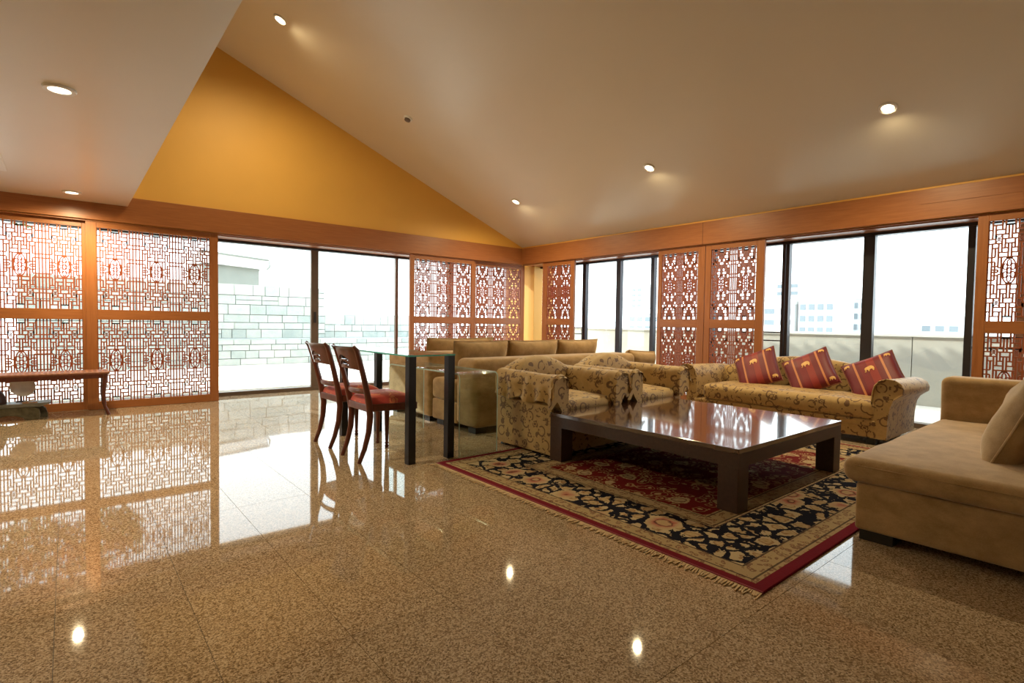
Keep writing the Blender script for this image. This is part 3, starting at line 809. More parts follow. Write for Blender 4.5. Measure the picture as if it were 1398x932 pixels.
def cushion(label, loc, axes, w_, h_, t_, mat, pipe, group=None, wr=0.006, seed=0.0, pinch=0.05, cat='cushion'):
    """axes = (x axis, y axis) of the cushion face in world"""
    t = thing('cushion', label, cat, (0, 0, 0), 0, group)
    X, Y = Vector(axes[0]).normalized(), Vector(axes[1]).normalized(); Z = X.cross(Y).normalized(); Y = Z.cross(X)
    t.matrix_world = Matrix(((X.x, Y.x, Z.x, loc[0]), (X.y, Y.y, Z.y, loc[1]), (X.z, Y.z, Z.z, loc[2]), (0, 0, 0, 1)))
    o = part('cover', pillow_mb(w_, h_, t_, wr=wr, seed=seed, pinch=pinch), mat, t, smooth=True, angle=80)
    weld(o.data)
    part('piping', rim(w_, h_, pinch), pipe, t, smooth=True)
    return t
lean = Vector((0, -0.24, 1))
for k, (x0, x1, lb) in enumerate(((-3.56, -2.875, 'tan back cushion at the open end of the long sofa, nearest the glass tables'),
                                  (-2.875, -2.14, 'tan back cushion in the middle of the three on the long sofa'),
                                  (-2.14, -1.46, 'tan back cushion nearest the windows, last of three on the long sofa'))):
    cushion(lb, ((x0+x1)/2, -3.10, 0.663), ((1, 0, 0), lean), (x1-x0)*1.0, 0.40, 0.20, M['tan'], M['tan'], 'back cushions of the long tan sofa', seed=k*3.1)
cushion('puffy tan cushion at the far end of the long sofa', (-0.97, -3.40, 0.575), ((1, 0, -0.06), (0.06, -0.30, 1)), 0.52, 0.30, 0.26, M['tan'], M['tan'], seed=9.0)

s2 = thing('sofa', 'tan velour sofa with a sunlit end, nearest the lattice screens', 'sofa', (-2.7, -2.27, 0))
ox, oy = -2.7, -2.27
part('base', MB().soft(*S(-3.30, -1.75, -2.42, -1.83, 0.055, 0.26), r=0.02), M['tan'], s2, smooth=True)
for x0, x1 in ((-3.30, -2.53), (-2.52, -1.75)):
    part('seat_cushion', MB().soft(*S(x0, x1, -2.42, -1.81, 0.26, 0.46), r=0.045, puff=(0, 0.01, 0.02), wr=0.004, seed=x0), M['tan'], s2, smooth=True)
part('backrest', MB().soft(*S(-3.59, -1.75, -2.745, -2.42, 0.055, 0.725), r=0.045, wr=0.003), M['tan'], s2, smooth=True)
part('armrest', MB().soft(*S(-3.59, -3.30, -2.43, -1.82, 0.055, 0.68), r=0.04, wr=0.003), M['tan'], s2, smooth=True)
feet(s2, [(-3.5-ox, -1.92-oy), (-3.5-ox, -2.64-oy), (-1.85-ox, -2.64-oy), (-1.85-ox, -1.92-oy)])
cushion('tan back cushion on the sofa nearest the lattice screens', (-2.95, -2.335, 0.655), ((1, 0, 0), (0, -0.28, 1)), 0.93, 0.43, 0.18, M['tan'], M['tan'], seed=5.5)

# ------------------------------------------------------------------ beige chaise sofa on the right
cz = thing('chaise_sofa', 'large camel velour chaise sofa beside the rug corner', 'sofa', (-2.5, -7.1, 0))
ox, oy = -2.5, -7.1
part('base', MB().soft(*S(-3.455, -1.60, -7.65, -6.60, 0.05, 0.285), r=0.018, wr=0.002), M['camel'], cz, smooth=True)
part('seat_cushion', MB().soft(*S(-3.495, -1.62, -7.36, -6.545, 0.285, 0.405), r=0.05, puff=(0.006, 0.006, 0.012), wr=0.005, k=9), M['camel'], cz, smooth=True)
part('seat_welt', MB().tube([(-3.49-ox, -6.60-oy, 0.372), (-3.502-ox, -6.75-oy, 0.374), (-3.503-ox, -7.0-oy, 0.374), (-3.495-ox, -7.3-oy, 0.372)], 0.004, 6), M['camel'], cz, smooth=True)
part('armrest', MB().soft(*S(-1.63, -1.40, -7.65, -6.545, 0.05, 0.705), r=0.05, wr=0.004), M['camel'], cz, smooth=True)
part('backrest', MB().soft(*S(-3.47, -1.60, -7.68, -7.36, 0.05, 0.72), r=0.05, wr=0.004), M['camel'], cz, smooth=True)
feet(cz, [(-3.37-ox, -6.69-oy), (-3.37-ox, -7.55-oy), (-1.52-ox, -6.69-oy), (-1.52-ox, -7.55-oy)], 0.07, 0.052)
cushion('big beige linen cushion leaning on the camel chaise sofa', (-2.62, -7.16, 0.60), ((-1, 0.06, 0.02), (0.0, -0.42, 1)), 0.95, 0.54, 0.24, M['beige_linen'], M['beige_linen'], wr=0.02, seed=2.2)

# ------------------------------------------------------------------ patterned armchairs
def armchair(label, loc):
    t = thing('armchair', label, 'armchair', loc)      # faces -y; local centre of base
    br = M['brocade']; W = 0.41
    part('base', MB().soft(-W, W, -0.36, 0.32, 0.012, 0.405, r=0.012, wr=0.003), br, t, smooth=True)
    part('seat_cushion', MB().soft(-0.30, 0.30, -0.372, 0.20, 0.33, 0.43, r=0.045, puff=(0, 0.012, 0.03), wr=0.004), br, t, smooth=True)
    # arched back: thickness in y, crown curve in x
    n = 22; P = []
    for i in range(n+1):
        x = -0.40+0.80*i/n
        top = 0.60 + 0.145*math.cos(x/0.40*PI/2)**0.85 if abs(x) < 0.3999 else 0.60
        ring = []
        for k in range(20):
            an = 2*PI*k/20
            cs_, sn = math.cos(an), math.sin(an)
            yy = 0.235 + 0.10*math.copysign(abs(cs_)**0.6, cs_)
            zz = 0.36 + (top-0.36)*(0.5+0.5*math.copysign(abs(sn)**0.45, sn))
            yy += 0.05*(zz-0.36)/0.4
            ring.append((x, yy + 0.006*noise.noise(Vector((x*8, zz*8, loc[0]))), zz))
        P.append(ring+[ring[0]])
    mb = MB().grid(P)
    mb.f.append(tuple(range(20))); mb.m.append(0); mb.f.append(tuple(n*21+k for k in range(19, -1, -1))); mb.m.append(0)
    part('backrest', mb, br, t, smooth=True, angle=60)
    # arms with a draped cover: inner face, roll, ruffled outer fall
    for sx in (-1, 1):
        rows = []
        ny = 40
        for j in range(ny+1):
            yv = j/ny; y = 0.30 - 0.72*yv
            top = 0.645 - 0.015*yv
            ruf = 0.5+0.5*math.sin(y*38+sx) ; ruf2 = math.sin(y*23+1.3*sx)
            bulge = 0.022*max(0, (yv-0.55)/0.45)**1.5
            droop = 0.012 + 0.016*ruf2 + 0.02*max(0, (yv-0.75)/0.25)**2
            prof = []
            prof += [(0.285, 0.36), (0.283, 0.46), (0.283, 0.55)]
            cx_, cz_, r_ = 0.365, top-0.082, 0.082+bulge*0.4
            for k in range(9):
                an = PI*(0.93 - 0.93*k/8)
                prof.append((cx_+r_*math.cos(an)*1.0, cz_+r_*math.sin(an)))
            wv = 0.022*(ruf-0.5)*(0.35+0.65*yv)
            prof += [(0.445+wv+bulge, 0.53), (0.438+wv*1.6+bulge, 0.48), (0.452+wv*2.2+bulge*0.8, 0.435-droop), (0.440+wv*1.8, 0.428-droop), (0.412, 0.44), (0.395, 0.42), (0.35, 0.36)]
            nz = 0.014
            rows.append([(sx*(px+nz*noise.noise(Vector((px*14, y*14, pz*14+loc[0]*3)))), y, pz+0.004*noise.noise(Vector((px*9, y*11+4, pz*9)))) for px, pz in prof])
        P = [r+[r[0]] for r in rows]
        mb = MB().grid(P, flip=(sx > 0))
        m_ = len(rows[0])
        for base_, rev in ((0, False), (ny*(m_+1), True)):
            idx = list(range(base_, base_+m_)); mb.f.append(tuple(idx[::-1] if rev else idx)); mb.m.append(0)
        arm = part('armrest', mb, br, t, smooth=True, angle=70)
        # folded corner of the cover hanging at the arm front
        fold = []
        for i in range(15):
            an = PI*(1.02 - 1.08*i/14)
            rr = 0.092
            zc = 0.555
            col = []
            for j in range(5):
                dz = j/4
                xx = 0.365+rr*math.cos(an)*(1+0.10*dz); zz = zc + rr*math.sin(an)*(1-0.05*dz) - (0.10*dz if i > 10 else 0.02*dz)
                yy = -0.40 - 0.035*dz - 0.012*math.sin(i*1.7)*dz
                col.append((sx*xx, yy, zz))
            for j in range(5):      # outer fall
                pass
            fold.append(col)
        part('cover_fold', MB().grid(fold), br, arm, smooth=True, angle=80)
    for x in (-0.35, 0.35):
        for y in (-0.30, 0.26): part('foot', MB().box(x-0.03, x+0.03, y-0.03, y+0.03, -0.012 if y > 0 else 0.0, 0.014), M['blackfoot'], t)
    return t
armchair('gold patterned armchair with a slipcover, next to the bent glass table', (-3.205, -4.225, 0.012))
armchair('gold patterned armchair with a slipcover, on the side nearer the patterned sofa', (-2.272, -4.225, 0.012))

# ------------------------------------------------------------------ patterned camel-back sofa
ps = thing('patterned_sofa', 'gold patterned camel-back sofa with rolled arms before the large window', 'sofa', (-0.52, -5.06, 0))
ox, oy = -0.52, -5.06
br = M['brocade']
part('base', MB().soft(*S(-0.93, -0.14, -5.99, -4.14, 0.06, 0.225), r=0.015, wr=0.002), br, ps, smooth=True)
part('front_rail', MB().soft(*S(-0.952, -0.90, -5.965, -4.165, 0.165, 0.225), r=0.02), br, ps, smooth=True)
part('seat_cushion', MB().soft(*S(-0.965, -0.30, -5.955, -4.275, 0.225, 0.395), r=0.05, puff=(0.012, 0, 0.02), wr=0.003, k=10), br, ps, smooth=True)
P = []; n = 36
for i in range(n+1):
    y = -6.05 + 1.98*i/n; q = (y+5.06)/0.99
    top = 0.545 + 0.175*max(0, math.cos(min(1, abs(q))*PI/2))**1.1
    ring = []
    for k in range(20):
        an = 2*PI*k/20; cs_, sn = math.cos(an), math.sin(an)
        xx = -0.205 + 0.085*math.copysign(abs(cs_)**0.6, cs_)
        zz = 0.20 + (top-0.20)*(0.5+0.5*math.copysign(abs(sn)**0.4, sn))
        ring.append((xx+0.06*(zz-0.3)-ox, y-oy, zz))
    P.append(ring+[ring[0]])
mb = MB().grid(P)
mb.f.append(tuple(range(20))); mb.m.append(0); mb.f.append(tuple(n*21+k for k in range(19, -1, -1))); mb.m.append(0)
part('backrest', mb, br, ps, smooth=True, angle=60)
for sy in (-1, 1):       # scroll arms, flaring outwards towards the top
    yc = -5.06 + sy*0.905
    prof = [(-0.045, 0.06), (-0.045, 0.22), (-0.040, 0.40), (-0.035, 0.47), (-0.02, 0.535), (0.015, 0.578), (0.07, 0.598), (0.13, 0.59), (0.175, 0.56), (0.195, 0.515), (0.19, 0.475), (0.16, 0.45), (0.125, 0.42), (0.10, 0.35), (0.085, 0.24), (0.08, 0.06)]
    rows = []
    for i in range(13):
        x = -0.945 + 0.83*i/12; fl_ = 1.0 + 0.06*math.sin(i/12*PI)
        rows.append([(x-ox, yc+sy*a_*fl_-oy, z_-(0.02*i/12 if z_ > 0.4 else 0)) for a_, z_ in prof])
    mb = MB().grid([r+[r[0]] for r in rows], flip=(sy < 0)); m_ = len(prof)
    mb.f.append(tuple(range(m_))); mb.m.append(0)
    mb.f.append(tuple(12*(m_+1)+k for k in range(m_-1, -1, -1))); mb.m.append(0)
    arm = part('armrest', mb, br, ps, smooth=True, angle=50)
    part('piping', MB().tube([(-0.95-ox, yc+sy*a_-oy, z_) for a_, z_ in prof[1:13]], 0.006, 6, ref=(1, 0, 0)), br, arm, smooth=True)
feet(ps, [(-0.88-ox, -5.92-oy), (-0.88-ox, -4.2-oy), (-0.2-ox, -5.92-oy), (-0.2-ox, -4.2-oy)], 0.035, 0.062)

# red elephant cushions
ELE = [(-1.0, -.10), (-1.06, .12), (-.98, .38), (-.78, .55), (-.55, .60), (-.35, .66), (-.05, .74), (.30, .74), (.62, .62), (.82, .38), (.88, .08), (.90, -.35),
       (.84, -.36), (.80, .0), (.76, -.35), (.74, -.62), (.46, -.62), (.44, -.30), (.36, -.14), (.0, -.16), (-.16, -.30), (-.17, -.62), (-.44, -.62), (-.46, -.24), (-.56, -.08),
       (-.70, -.10), (-.80, -.38), (-.94, -.60), (-1.18, -.60), (-1.22, -.50), (-1.02, -.46), (-.96, -.28)]
def elephant_mesh(w_, h_, t_, cx, cy, s, rot=0.0, flip=1):
    bm = bmesh.new(); vs_ = []
    for x, y in ELE:
        x *= flip; xr = cx+s*(x*math.cos(rot)-y*math.sin(rot)); yr = cy+s*(x*math.sin(rot)+y*math.cos(rot))
        vs_.append(bm.verts.new((xr, yr, 0)))
    fc = bm.faces.new(vs_)
    bmesh.ops.triangulate(bm, faces=[fc])
    bmesh.ops.subdivide_edges(bm, edges=bm.edges[:], cuts=1)
    bmesh.ops.triangulate(bm, faces=bm.faces[:])
    def sf(x, y):
        u = max(-1, min(1, x/(w_/2)/0.97)); v = max(-1, min(1, y/(h_/2)/0.97))
        return t_/2*((1-u**4)*(1-v**4))**0.55
    for v in bm.verts: v.co.z = sf(v.co.x, v.co.y)
    r = bmesh.ops.extrude_face_region(bm, geom=bm.faces[:])
    for v in r['geom']:
        if isinstance(v, bmesh.types.BMVert): v.co.z += 0.0045
    bmesh.ops.recalc_face_normals(bm, faces=bm.faces)
    me = bpy.data.meshes.new('elephant_motif'); bm.to_mesh(me); bm.free(); me.materials.append(M['gold'])
    return me
CW, CT = 0.46, 0.13
for k, (loc, phi, lb) in enumerate((((-0.47, -4.66, 0.560), 0.46, 'maroon elephant cushion on the patterned sofa, nearest the lattice screens'),
                                    ((-0.47, -5.22, 0.570), 0.52, 'maroon elephant cushion in the middle of the patterned sofa'),
                                    ((-0.46, -5.80, 0.565), 0.50, 'maroon elephant cushion beside the sofa arm nearer the camel chaise'))):
    nrm = Vector((-0.86, 0.0, 0.50)).normalized(); u_ = Vector((0, -1, 0)); v_ = nrm.cross(u_)
    X = u_*math.cos(phi)+v_*math.sin(phi); Y = -u_*math.sin(phi)+v_*math.cos(phi)
    t = cushion(lb, loc, (X, Y), CW, CW, CT, M['maroon'], M['maroon_pipe'], 'maroon elephant cushions on the patterned sofa', wr=0.004, seed=k*2.0)
    cov = [o for o in t.children if o.name.startswith('cover')][0]
    for (ex, ey, es, fp) in ((0.0, 0.07, 0.042, 1), (-0.178, 0.175, 0.027, 1), (0.178, 0.175, 0.027, 1), (-0.178, -0.175, 0.027, 1), (0.178, -0.175, 0.027, 1)):
        link('elephant_motif', elephant_mesh(CW, CW, CT, ex, ey, es, 0, fp), cov)

# ------------------------------------------------------------------ desk, bent glass table
dk = thing('glass_desk', 'narrow glass-topped desk on dark square legs by the chairs', 'desk', (-4.37, -3.445, 0))
x0, x1, y0, y1 = -0.20, 0.20, -0.645, 0.645
gt = MB()
z0, z1 = 0.788, 0.80
gt.add([(x0, y0, z0), (x1, y0, z0), (x1, y1, z0), (x0, y1, z0), (x0, y0, z1), (x1, y0, z1), (x1, y1, z1), (x0, y1, z1)],
       [(3, 2, 1, 0), (4, 5, 6, 7)], 0)
gt.add([(x0, y0, z0), (x1, y0, z0), (x1, y1, z0), (x0, y1, z0), (x0, y0, z1), (x1, y0, z1), (x1, y1, z1), (x0, y1, z1)],
       [(0, 1, 5, 4), (1, 2, 6, 5), (2, 3, 7, 6), (3, 0, 4, 7)], 1)
part('glass_top', gt, [M['tableglass'], M['glassedge']], dk)
for sx in (-1, 1):
    for sy in (-1, 1):
        lg = MB(); cx, cy, q = sx*(0.20-0.032), sy*(0.645-0.03), 0.029
        lg.box(cx-q, cx+q, cy-q, cy+q, 0, 0.788)
        part('leg', lg, M['blackleg'], dk)
        part('fixing_disc', MB().lathe([(0.022, 0.7995), (0.022, 0.802)], 16, (cx, cy, 0)), M['greyleg'], dk)

bt = thing('bent_glass_table', 'clear bent glass side table nested beside the glass desk', 'table', (-3.965, -3.54, 0))
hw, hl, tz, tk, R = 0.185, 0.59, 0.65, 0.012, 0.045
prof = [(-hl, 0.0)]
for k in range(7):
    an = PI - PI/2*k/6; prof.append((-hl+R+R*math.cos(an), tz-R+R*math.sin(an)))
for k in range(7):
    an = PI/2 - PI/2*k/6; prof.append((hl-R+R*math.cos(an), tz-R+R*math.sin(an)))
prof.append((hl, 0.0))
inn = [(-hl+tk, 0.0)]
for k in range(7):
    an = PI - PI/2*k/6; inn.append((-hl+R+(R-tk)*math.cos(an), tz-R+(R-tk)*math.sin(an)))
for k in range(7):
    an = PI/2 - PI/2*k/6; inn.append((hl-R+(R-tk)*math.cos(an), tz-R+(R-tk)*math.sin(an)))
inn.append((hl-tk, 0.0))
g1 = MB()
g1.grid([[(-hw, y, z) for y, z in prof], [(hw, y, z) for y, z in prof]])
g1.grid([[(-hw, y, z) for y, z in inn], [(hw, y, z) for y, z in inn]], flip=True)
for xx in (-hw, hw): g1.grid([[(xx, y, z) for y, z in prof], [(xx, y, z) for y, z in inn]], mi=1)
o = part('bent_glass_sheet', g1, [M['clearglass'], M['glassedge2']], bt, smooth=True, angle=50)

# ------------------------------------------------------------------ side chairs
def side_chair():
    t = thing('side_chair', '', 'chair', (0, 0, 0))     # faces +x, origin on floor under seat centre
    mh = M['mahogany']
    for s in (-1, 1):
        # sabre rear leg running up into the back stile
        pts = [(-0.235, s*0.155, 0.0), (-0.195, s*0.158, 0.10), (-0.165, s*0.162, 0.22), (-0.155, s*0.166, 0.34), (-0.165, s*0.17, 0.43), (-0.185, s*0.175, 0.52),
               (-0.215, s*0.182, 0.64), (-0.250, s*0.190, 0.76), (-0.272, s*0.196, 0.83), (-0.300, s*0.20, 0.862)]
        part('rear_leg', MB().tube(pts, [0.015, 0.018, 0.021, 0.024, 0.025, 0.022, 0.02, 0.019, 0.018, 0.010], 10, 0.75, 1.05), mh, t, smooth=True, angle=60)
        q = s*0.205
        part('front_leg', MB().lathe([(0.013, 0.0), (0.017, 0.012), (0.011, 0.024), (0.017, 0.036), (0.011, 0.048), (0.013, 0.06), (0.018, 0.20), (0.023, 0.34), (0.020, 0.36), (0.026, 0.375), (0.026, 0.40)], 14, (0.165, q, 0)), mh, t, smooth=True, angle=50)
    # curved tablet top rail with crescent openings
    nu, nv = 44, 22; front = []; hole = set()
    for i in range(nu+1):
        s_ = -1+2*i/nu; row = []
        for j in range(nv+1):
            v = j/nv; z = 0.695+0.165*v
            halfw = 0.172+0.030*v
            bow = -0.05*(1-s_*s_)
            x = -0.232 - 0.30*(z-0.695) + bow - (0.028*((v-0.86)/0.14)**2 if v > 0.86 else 0)
            row.append((x, s_*halfw, z - 0.012*(1-v)*(s_*s_)))
        front.append(row)
    for i in range(nu):
        for j in range(nv):
            s_ = -1+2*(i+.5)/nu; v = (j+.5)/nv
            for zc in (0.10, 0.34):
                cc = zc + 0.16*(1-(s_/0.46)**2) if abs(s_) < 0.46 else -9
                if abs(s_) < 0.46 and abs(v-cc) < 0.085*(1-(s_/0.46)**2)**0.5: hole.add((i, j))
    bm = bmesh.new()
    V = [[bm.verts.new(p) for p in r] for r in front]
    for i in range(nu):
        for j in range(nv):
            if (i, j) not in hole: bm.faces.new((V[i][j], V[i+1][j], V[i+1][j+1], V[i][j+1]))
    r = bmesh.ops.extrude_face_region(bm, geom=bm.faces[:])
    for v in r['geom']:
        if isinstance(v, bmesh.types.BMVert): v.co.x += 0.017
    bmesh.ops.recalc_face_normals(bm, faces=bm.faces)
    me = bpy.data.meshes.new('back_tablet'); bm.to_mesh(me); bm.free(); me.materials.append(mh)
    me.polygons.foreach_set('use_smooth', [True]*len(me.polygons)); me.set_sharp_from_angle(angle=math.radians(40))
    link('back_tablet', me, t)
    rail = [(-0.178-0.035*(1-(k/5)**2), 0.165*k/5, 0.525) for k in range(-5, 6)]
    part('cross_rail', MB().tube(rail, 0.017, 8, 0.55, 1.25, ref=(1, 0, 0)), mh, t, smooth=True)
    part('seat_frame', MB().prism([(-0.185, -0.175), (0.20, -0.235), (0.21, -0.20), (0.21, 0.20), (0.20, 0.235), (-0.185, 0.175)], 0.375, 0.43, axis='z'), mh, t, bevel=0.008)
    P = []; n = 18
    for i in range(n+1):
        u = -1+2*i/n; row = []
        for j in range(n+1):
            v = -1+2*j/n
            x = 0.012 + 0.195*u*(1-0.02*v*v); y = v*(0.20+0.03*u)
            z = 0.418 + 0.085*((1-abs(u)**4)*(1-abs(v)**4))**0.42
            row.append((x, y, z))
        P.append(row)
    bot = [[(p_[0], p_[1], 0.415) for p_ in r_] for r_ in P]
    o = part('seat_cushion', MB().grid(P).grid(bot, flip=True), M['seatred'], t, smooth=True, angle=80); weld(o.data)
    return t
ch = side_chair()
ch.location = (-4.60, -3.685, 0); ch.rotation_euler = (0, 0, 0.0)
tag(ch, 'dark mahogany side chair with a red seat, at the near end of the glass desk', 'chair', 'side chairs at the glass desk')
c2 = copy_tree(ch); c2.location = (-4.60, -3.10, 0); c2.rotation_euler = (0, 0, 0.03)
c2['label'] = 'dark mahogany side chair with a red seat, at the desk end nearer the glass door'

# ------------------------------------------------------------------ bench and things on the floor at the left
bn = thing('woven_bench', 'long mahogany bench with a woven cane seat before the lattice screen', 'bench', (-7.05, -0.235, 0))
L, D = 0.93, 0.185
part('cane_seat', MB().soft(-L, L, -D, D, 0.435, 0.463, r=0.012, k=6), M['woven'], bn, smooth=True)
part('apron', MB().box(-L+0.02, L-0.02, -D+0.012, -D+0.03, 0.395, 0.437).box(-L+0.02, L-0.02, D-0.03, D-0.012, 0.395, 0.437).box(-L+0.02, -L+0.038, -D+0.03, D-0.03, 0.395, 0.437).box(L-0.038, L-0.02, -D+0.03, D-0.03, 0.395, 0.437), M['mahogany'], bn)
for sx in (-1, 1):
    for sy in (-1, 1):
        part('leg', MB().tube([(sx*(L-0.04), sy*(D-0.03), 0.437), (sx*(L-0.045), sy*(D-0.03), 0.36), (sx*(L-0.055), sy*(D-0.03), 0.22), (sx*(L-0.045), sy*(D-0.028), 0.09), (sx*(L-0.01), sy*(D-0.02), 0.0)],
                              [0.024, 0.022, 0.018, 0.015, 0.016], 10), M['mahogany'], bn, smooth=True)
st = thing('stone_stand', 'low grey stone stand with scrolled feet under the bench', 'stand', (-6.93, -0.245, 0))
part('slab_top', MB().prism([(-0.40, 0.150), (-0.38, 0.135), (0.24, 0.128), (0.29, 0.142), (0.33, 0.158), (0.325, 0.168), (0.24, 0.165), (-0.38, 0.168)], -0.095, 0.15), M['greystone_top'], st, bevel=0.004)
body = [(-0.38, 0.0), (-0.38, 0.135), (0.20, 0.128), (0.235, 0.10), (0.245, 0.05), (0.24, 0.0), (0.13, 0.0), (0.115, 0.025), (0.06, 0.045), (0.01, 0.052), (-0.04, 0.045), (-0.075, 0.02), (-0.09, 0.0)]
part('carved_front', MB().prism(body, -0.085, -0.03), M['greystone'], st, bevel=0.006)
part('scroll_foot', MB().prism([(0.18, 0.13), (0.245, 0.125), (0.285, 0.085), (0.30, 0.03), (0.30, 0.0), (0.235, 0.0), (0.235, 0.05), (0.215, 0.085), (0.18, 0.10)], 0.06, 0.14), M['greystone'], st, bevel=0.005)
part('scroll_foot', MB().prism([(-0.38, 0.0), (-0.38, 0.13), (-0.30, 0.13), (-0.28, 0.06), (-0.30, 0.0)], 0.06, 0.14), M['greystone'], st, bevel=0.005)
dm = thing('carved_ornament', 'dark rounded carved wooden ornament on the stone stand', 'ornament', (-7.05, -0.22, 0.167))
part('body', MB().lathe([(0.105, 0.0), (0.11, 0.02), (0.105, 0.06), (0.09, 0.10), (0.065, 0.135), (0.03, 0.155), (0.002, 0.16)], 24), M['darkcarve'], dm, smooth=True)
part('rim', MB().lathe([(0.112, 0.0), (0.116, 0.008), (0.112, 0.016)], 24), M['darkcarve'], dm, smooth=True)
pl = thing('oval_dish', 'grey-white oval porcelain dish tilted on a thin stand', 'dish', (-6.835, -0.16, 0.166))
dish = MB().lathe([(0.001, 0.0), (0.06, 0.004), (0.09, 0.016), (0.108, 0.034), (0.105, 0.037), (0.085, 0.021), (0.055, 0.010), (0.001, 0.006)], 28)
part('bowl', dish, M['porcelain'], pl, smooth=True, loc=(0.0, 0.0, 0.155), rot=(1.25, 0.55, 0.3))
part('stand', MB().tube([(0, 0.03, 0.0), (0, 0.03, 0.07), (0.0, 0.012, 0.13)], 0.006, 8).box(-0.04, 0.04, -0.01, 0.05, 0.0, 0.008), M['darkcarve'], pl)
part_ = thing('folded_card', 'small folded tan card lying on the stone stand', 'card', (-6.76, -0.28, 0.166))
part('leaf', MB().prism([(-0.06, 0.0), (0.05, 0.0), (0.055, 0.004), (-0.06, 0.005)], -0.035, 0.035), M['paper'], part_)
part('raised_leaf', MB().prism([(-0.06, 0.004), (0.045, 0.033), (0.046, 0.037), (-0.062, 0.008)], -0.035, 0.035), M['paper'], part_)

# ------------------------------------------------------------------ terrace, parapet, stone wall
struct(part('terrace_floor', MB().box(-14, 3.2, 0.9, 12, -0.14, -0.02).box(0.9, 3.2, -14, 0.9, -0.14, -0.02), M['terrace']), 'pale concrete terrace outside the glass doors', 'terrace')
pw = sroot('parapet_wall', 'pale rendered parapet wall along the city-side terrace', 'parapet')
for k, (a0, a1) in enumerate(((-14.0, -5.36), (-5.35, -2.2), (-2.19, 0.9), (0.91, 5.7))):
    part('wall_panel', MB().box(2.6, 2.8, a0, a1, -0.1, 0.93), M['parapet'], pw, bevel=0.004)
part('coping', MB().box(2.57, 2.83, -14, 5.7, 0.93, 0.965), M['whiteout'], pw)
# roof eave outside the right windows (its shadow falls on the parapet)
ev = sroot('roof_eave', 'overhanging roof eave outside the right windows', 'roof')
part('eave_board', MB().prism([(0.75, 2.42), (1.42, 2.34), (1.42, 2.42), (0.75, 2.52)], YB, 0.75), M['whiteout'], ev)
tl = MB()
for k in range(40):
    y = YB+0.1+k*0.26
    tl.tube([(0.75, y, 2.55), (1.47, y, 2.43)], 0.055, 8)
part('eave_tiles', tl, M['greyout'], ev)['kind'] = 'stuff'

# stone garden wall: irregular ashlar, every stone a part
gw = sroot('stone_wall', 'pale irregular ashlar garden wall beyond the glass door', 'wall')
def stones(xa, xb, za, zb_fn, y, rowh, seed, dep=0.35):
    rnd = random.Random(seed)
    zmax = max(zb_fn(xa), zb_fn(xb), zb_fn((xa+xb)/2))
    part('backing', MB().box(xa, xb, y+0.05, y+dep, za, min(zb_fn(xa+0.05), zb_fn(xb-0.05))-0.02), M['mortar'], gw)
    z = za; J = 0.012
    while z < zmax-0.02:
        hh = rnd.uniform(*rowh)
        if zmax-(z+hh) < 0.09: hh = zmax-z
        x = xa + rnd.uniform(-0.3, 0)
        while x < xb:
            wd = rnd.uniform(0.22, 0.62)
            x0_, x1_ = max(x, xa), min(x+wd, xb)
            if x1_-x0_ > 0.06 and z+hh*0.6 < zb_fn((x0_+x1_)/2):
                if rnd.random() < 0.16 and hh > 0.19:
                    cuts = ((z, z+hh*0.5), (z+hh*0.5, z+hh))
                else: cuts = ((z, z+hh),)
                for c0, c1 in cuts:
                    pr = rnd.uniform(0.0, 0.022)
                    mb = MB().box(x0_+J/2, x1_-J/2, y-pr, y+0.08, c0+J/2, c1-J/2)
                    part('stone', mb, M['stone'], gw)
            x += wd
        z += hh
stones(-7.2, 1.2, -0.02, lambda x: 0.565, 5.8, (0.13, 0.22), 3)
part('ledge', MB().box(-7.2, 1.2, 5.8, 6.5, 0.55, 0.575), M['stone'], gw)
stones(-7.2, -1.25, 0.575, lambda x: 1.86, 6.45, (0.16, 0.25), 5)
stones(-1.25, 1.25, 0.575, lambda x: 1.20-0.02*(x+1.25), 6.46, (0.15, 0.22), 8)
# neighbouring roof corner
nh = thing('neighbour_house', 'white-eaved corner of a neighbouring house above the stone wall', 'house', (-3.0, 10, 0))
part('wall', MB().box(-0.55, 0.95, -0.4, 2.2, -0.1, 2.56), M['greyout'], nh)
part('fascia', MB().prism([(-0.62, 2.60), (1.12, 2.50), (1.16, 2.78), (-0.62, 2.90)], -0.55, 2.4), M['whiteout'], nh)
part('gutter', MB().tube([(-0.62, -0.57, 2.91), (1.18, -0.57, 2.785), (1.2, -0.57, 2.60), (1.13, -0.57, 2.5)], 0.028, 8), M['greyout'], nh, smooth=True)

# brown slatted timber screen outside the last lattice screen
sf_ = thing('slatted_fence', 'brown horizontal timber slats outside the last lattice screen', 'fence', (1.3, -7.55, -0.02))
for s in (-0.95, 0.95): part('post', MB().box(-0.04, 0.04, s-0.04, s+0.04, 0, 2.3), M['slat'], sf_)
for k in range(18): part('slat', MB().box(-0.05, -0.03, -0.95, 0.95, 0.08+k*0.125, 0.15+k*0.125), M['slat'], sf_)

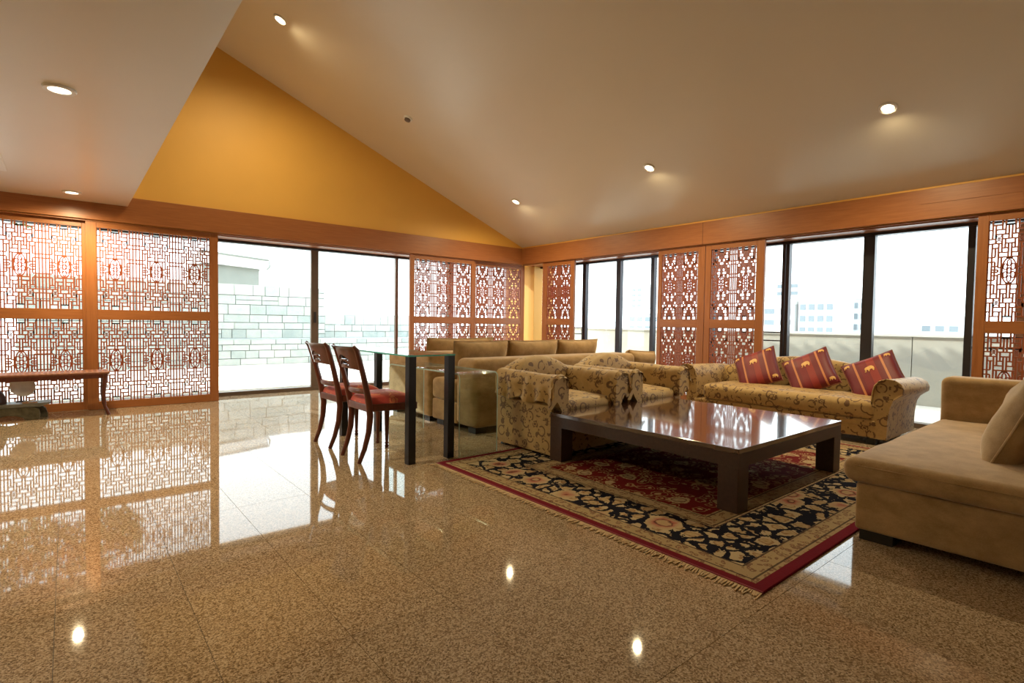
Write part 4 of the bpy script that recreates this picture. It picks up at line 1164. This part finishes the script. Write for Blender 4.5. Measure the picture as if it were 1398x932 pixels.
# hazy skyline
def tower(label, x, y, wy, dx, top, mat, nwin, rows, base=-30.0):
    t = thing('apartment_tower', label, 'building', (x, y, base))
    H = top-base
    part('wall', MB().box(0, dx, -wy/2, wy/2, 0, H), mat, t)
    part('parapet', MB().box(-0.15, dx+0.15, -wy/2-0.15, wy/2+0.15, H-0.5, H+0.3), M['whiteout'], t)
    me = MB().box(-0.08, 0.05, -0.5*wy/nwin*0.62, 0.5*wy/nwin*0.62, -0.42, 0.42).mesh('window', M['tower_win'])
    for r in range(rows):
        for k in range(nwin):
            link('window', me, t, (0, -wy/2+wy*(k+0.5)/nwin, H-1.6-r*1.75))
    return t
tower('white block with ribbon windows behind the left part of the large window', 80, 32.2, 7.5, 8, 5.0, M['whiteout'], 3, 4)
tower('tall pale tower far behind the white block', 130, 51.0, 6.0, 9, 12.5, M['tower'], 2, 3)
tower('broad pale tower with rows of windows, middle of the skyline', 80, 25.3, 5.0, 8, 5.6, M['tower_b'], 4, 4)
tower('pale tower just beyond the broad one, beside the window mullion', 92, 24.0, 4.0, 8, 6.2, M['tower_b'], 3, 4)
tower('low pale block seen through the smaller glass door', 80, 56.5, 7.5, 8, 3.6, M['tower'], 4, 3)
tower('slim faint tower above the smaller glass door', 140, 104, 4.5, 8, 14.0, M['tower'], 2, 4)
tower('faint low block at the right of the large window', 95, 13.5, 5.0, 8, 2.6, M['tower'], 3, 2)

# tree spreading over the stone wall, left of the open door
tr_ = thing('garden_tree', 'leafy tree spreading behind the stone wall, seen through the left screens', 'tree', (-9.2, 7.4, -0.02))
part('trunk', MB().tube([(0, 0, 0), (0.05, -0.1, 1.2), (0.25, -0.4, 2.4), (0.6, -0.9, 3.2)], [0.16, 0.13, 0.10, 0.06], 10), M['bark'], tr_, smooth=True)
for k, (bx_, by_) in enumerate(((2.0, -1.9), (3.1, -1.7), (1.2, -1.2), (-0.8, -1.4))):
    part('branch', MB().tube([(0.35, -0.5, 2.6), (0.35+bx_*0.5, -0.5+(by_+0.5)*0.5, 3.15), (bx_, by_, 3.35)], [0.06, 0.045, 0.02], 8), M['bark'], tr_, smooth=True)
lf = MB(); rl = random.Random(11)
for k in range(5200):
    x = rl.uniform(-3.0, 3.85); cz_ = 3.42 - 0.05*max(0, x-2.6)**2; hz = 0.62*(1-max(0, (x-1.6)/2.6)**2)**0.5 if x < 4.1 else 0.05
    y = -1.7 + rl.gauss(0, 0.38); z = cz_ + rl.uniform(-1, 1)*hz + 0.12*math.sin(x*5.0)
    an, tl_ = rl.uniform(0, 2*PI), rl.uniform(-0.7, 0.7); ln = rl.uniform(0.07, 0.13); wd = ln*0.42
    ax_ = Vector((math.cos(an), math.sin(an), tl_)).normalized(); sd_ = ax_.cross(Vector((rl.uniform(-.5, .5), rl.uniform(-.5, .5), 1))).normalized()
    c0 = Vector((x, y, z))
    lf.add([c0-ax_*ln, c0+sd_*wd, c0+ax_*ln, c0-sd_*wd], [(0, 1, 2, 3)])
part('foliage', lf, M['leaf'], tr_)['kind'] = 'stuff'
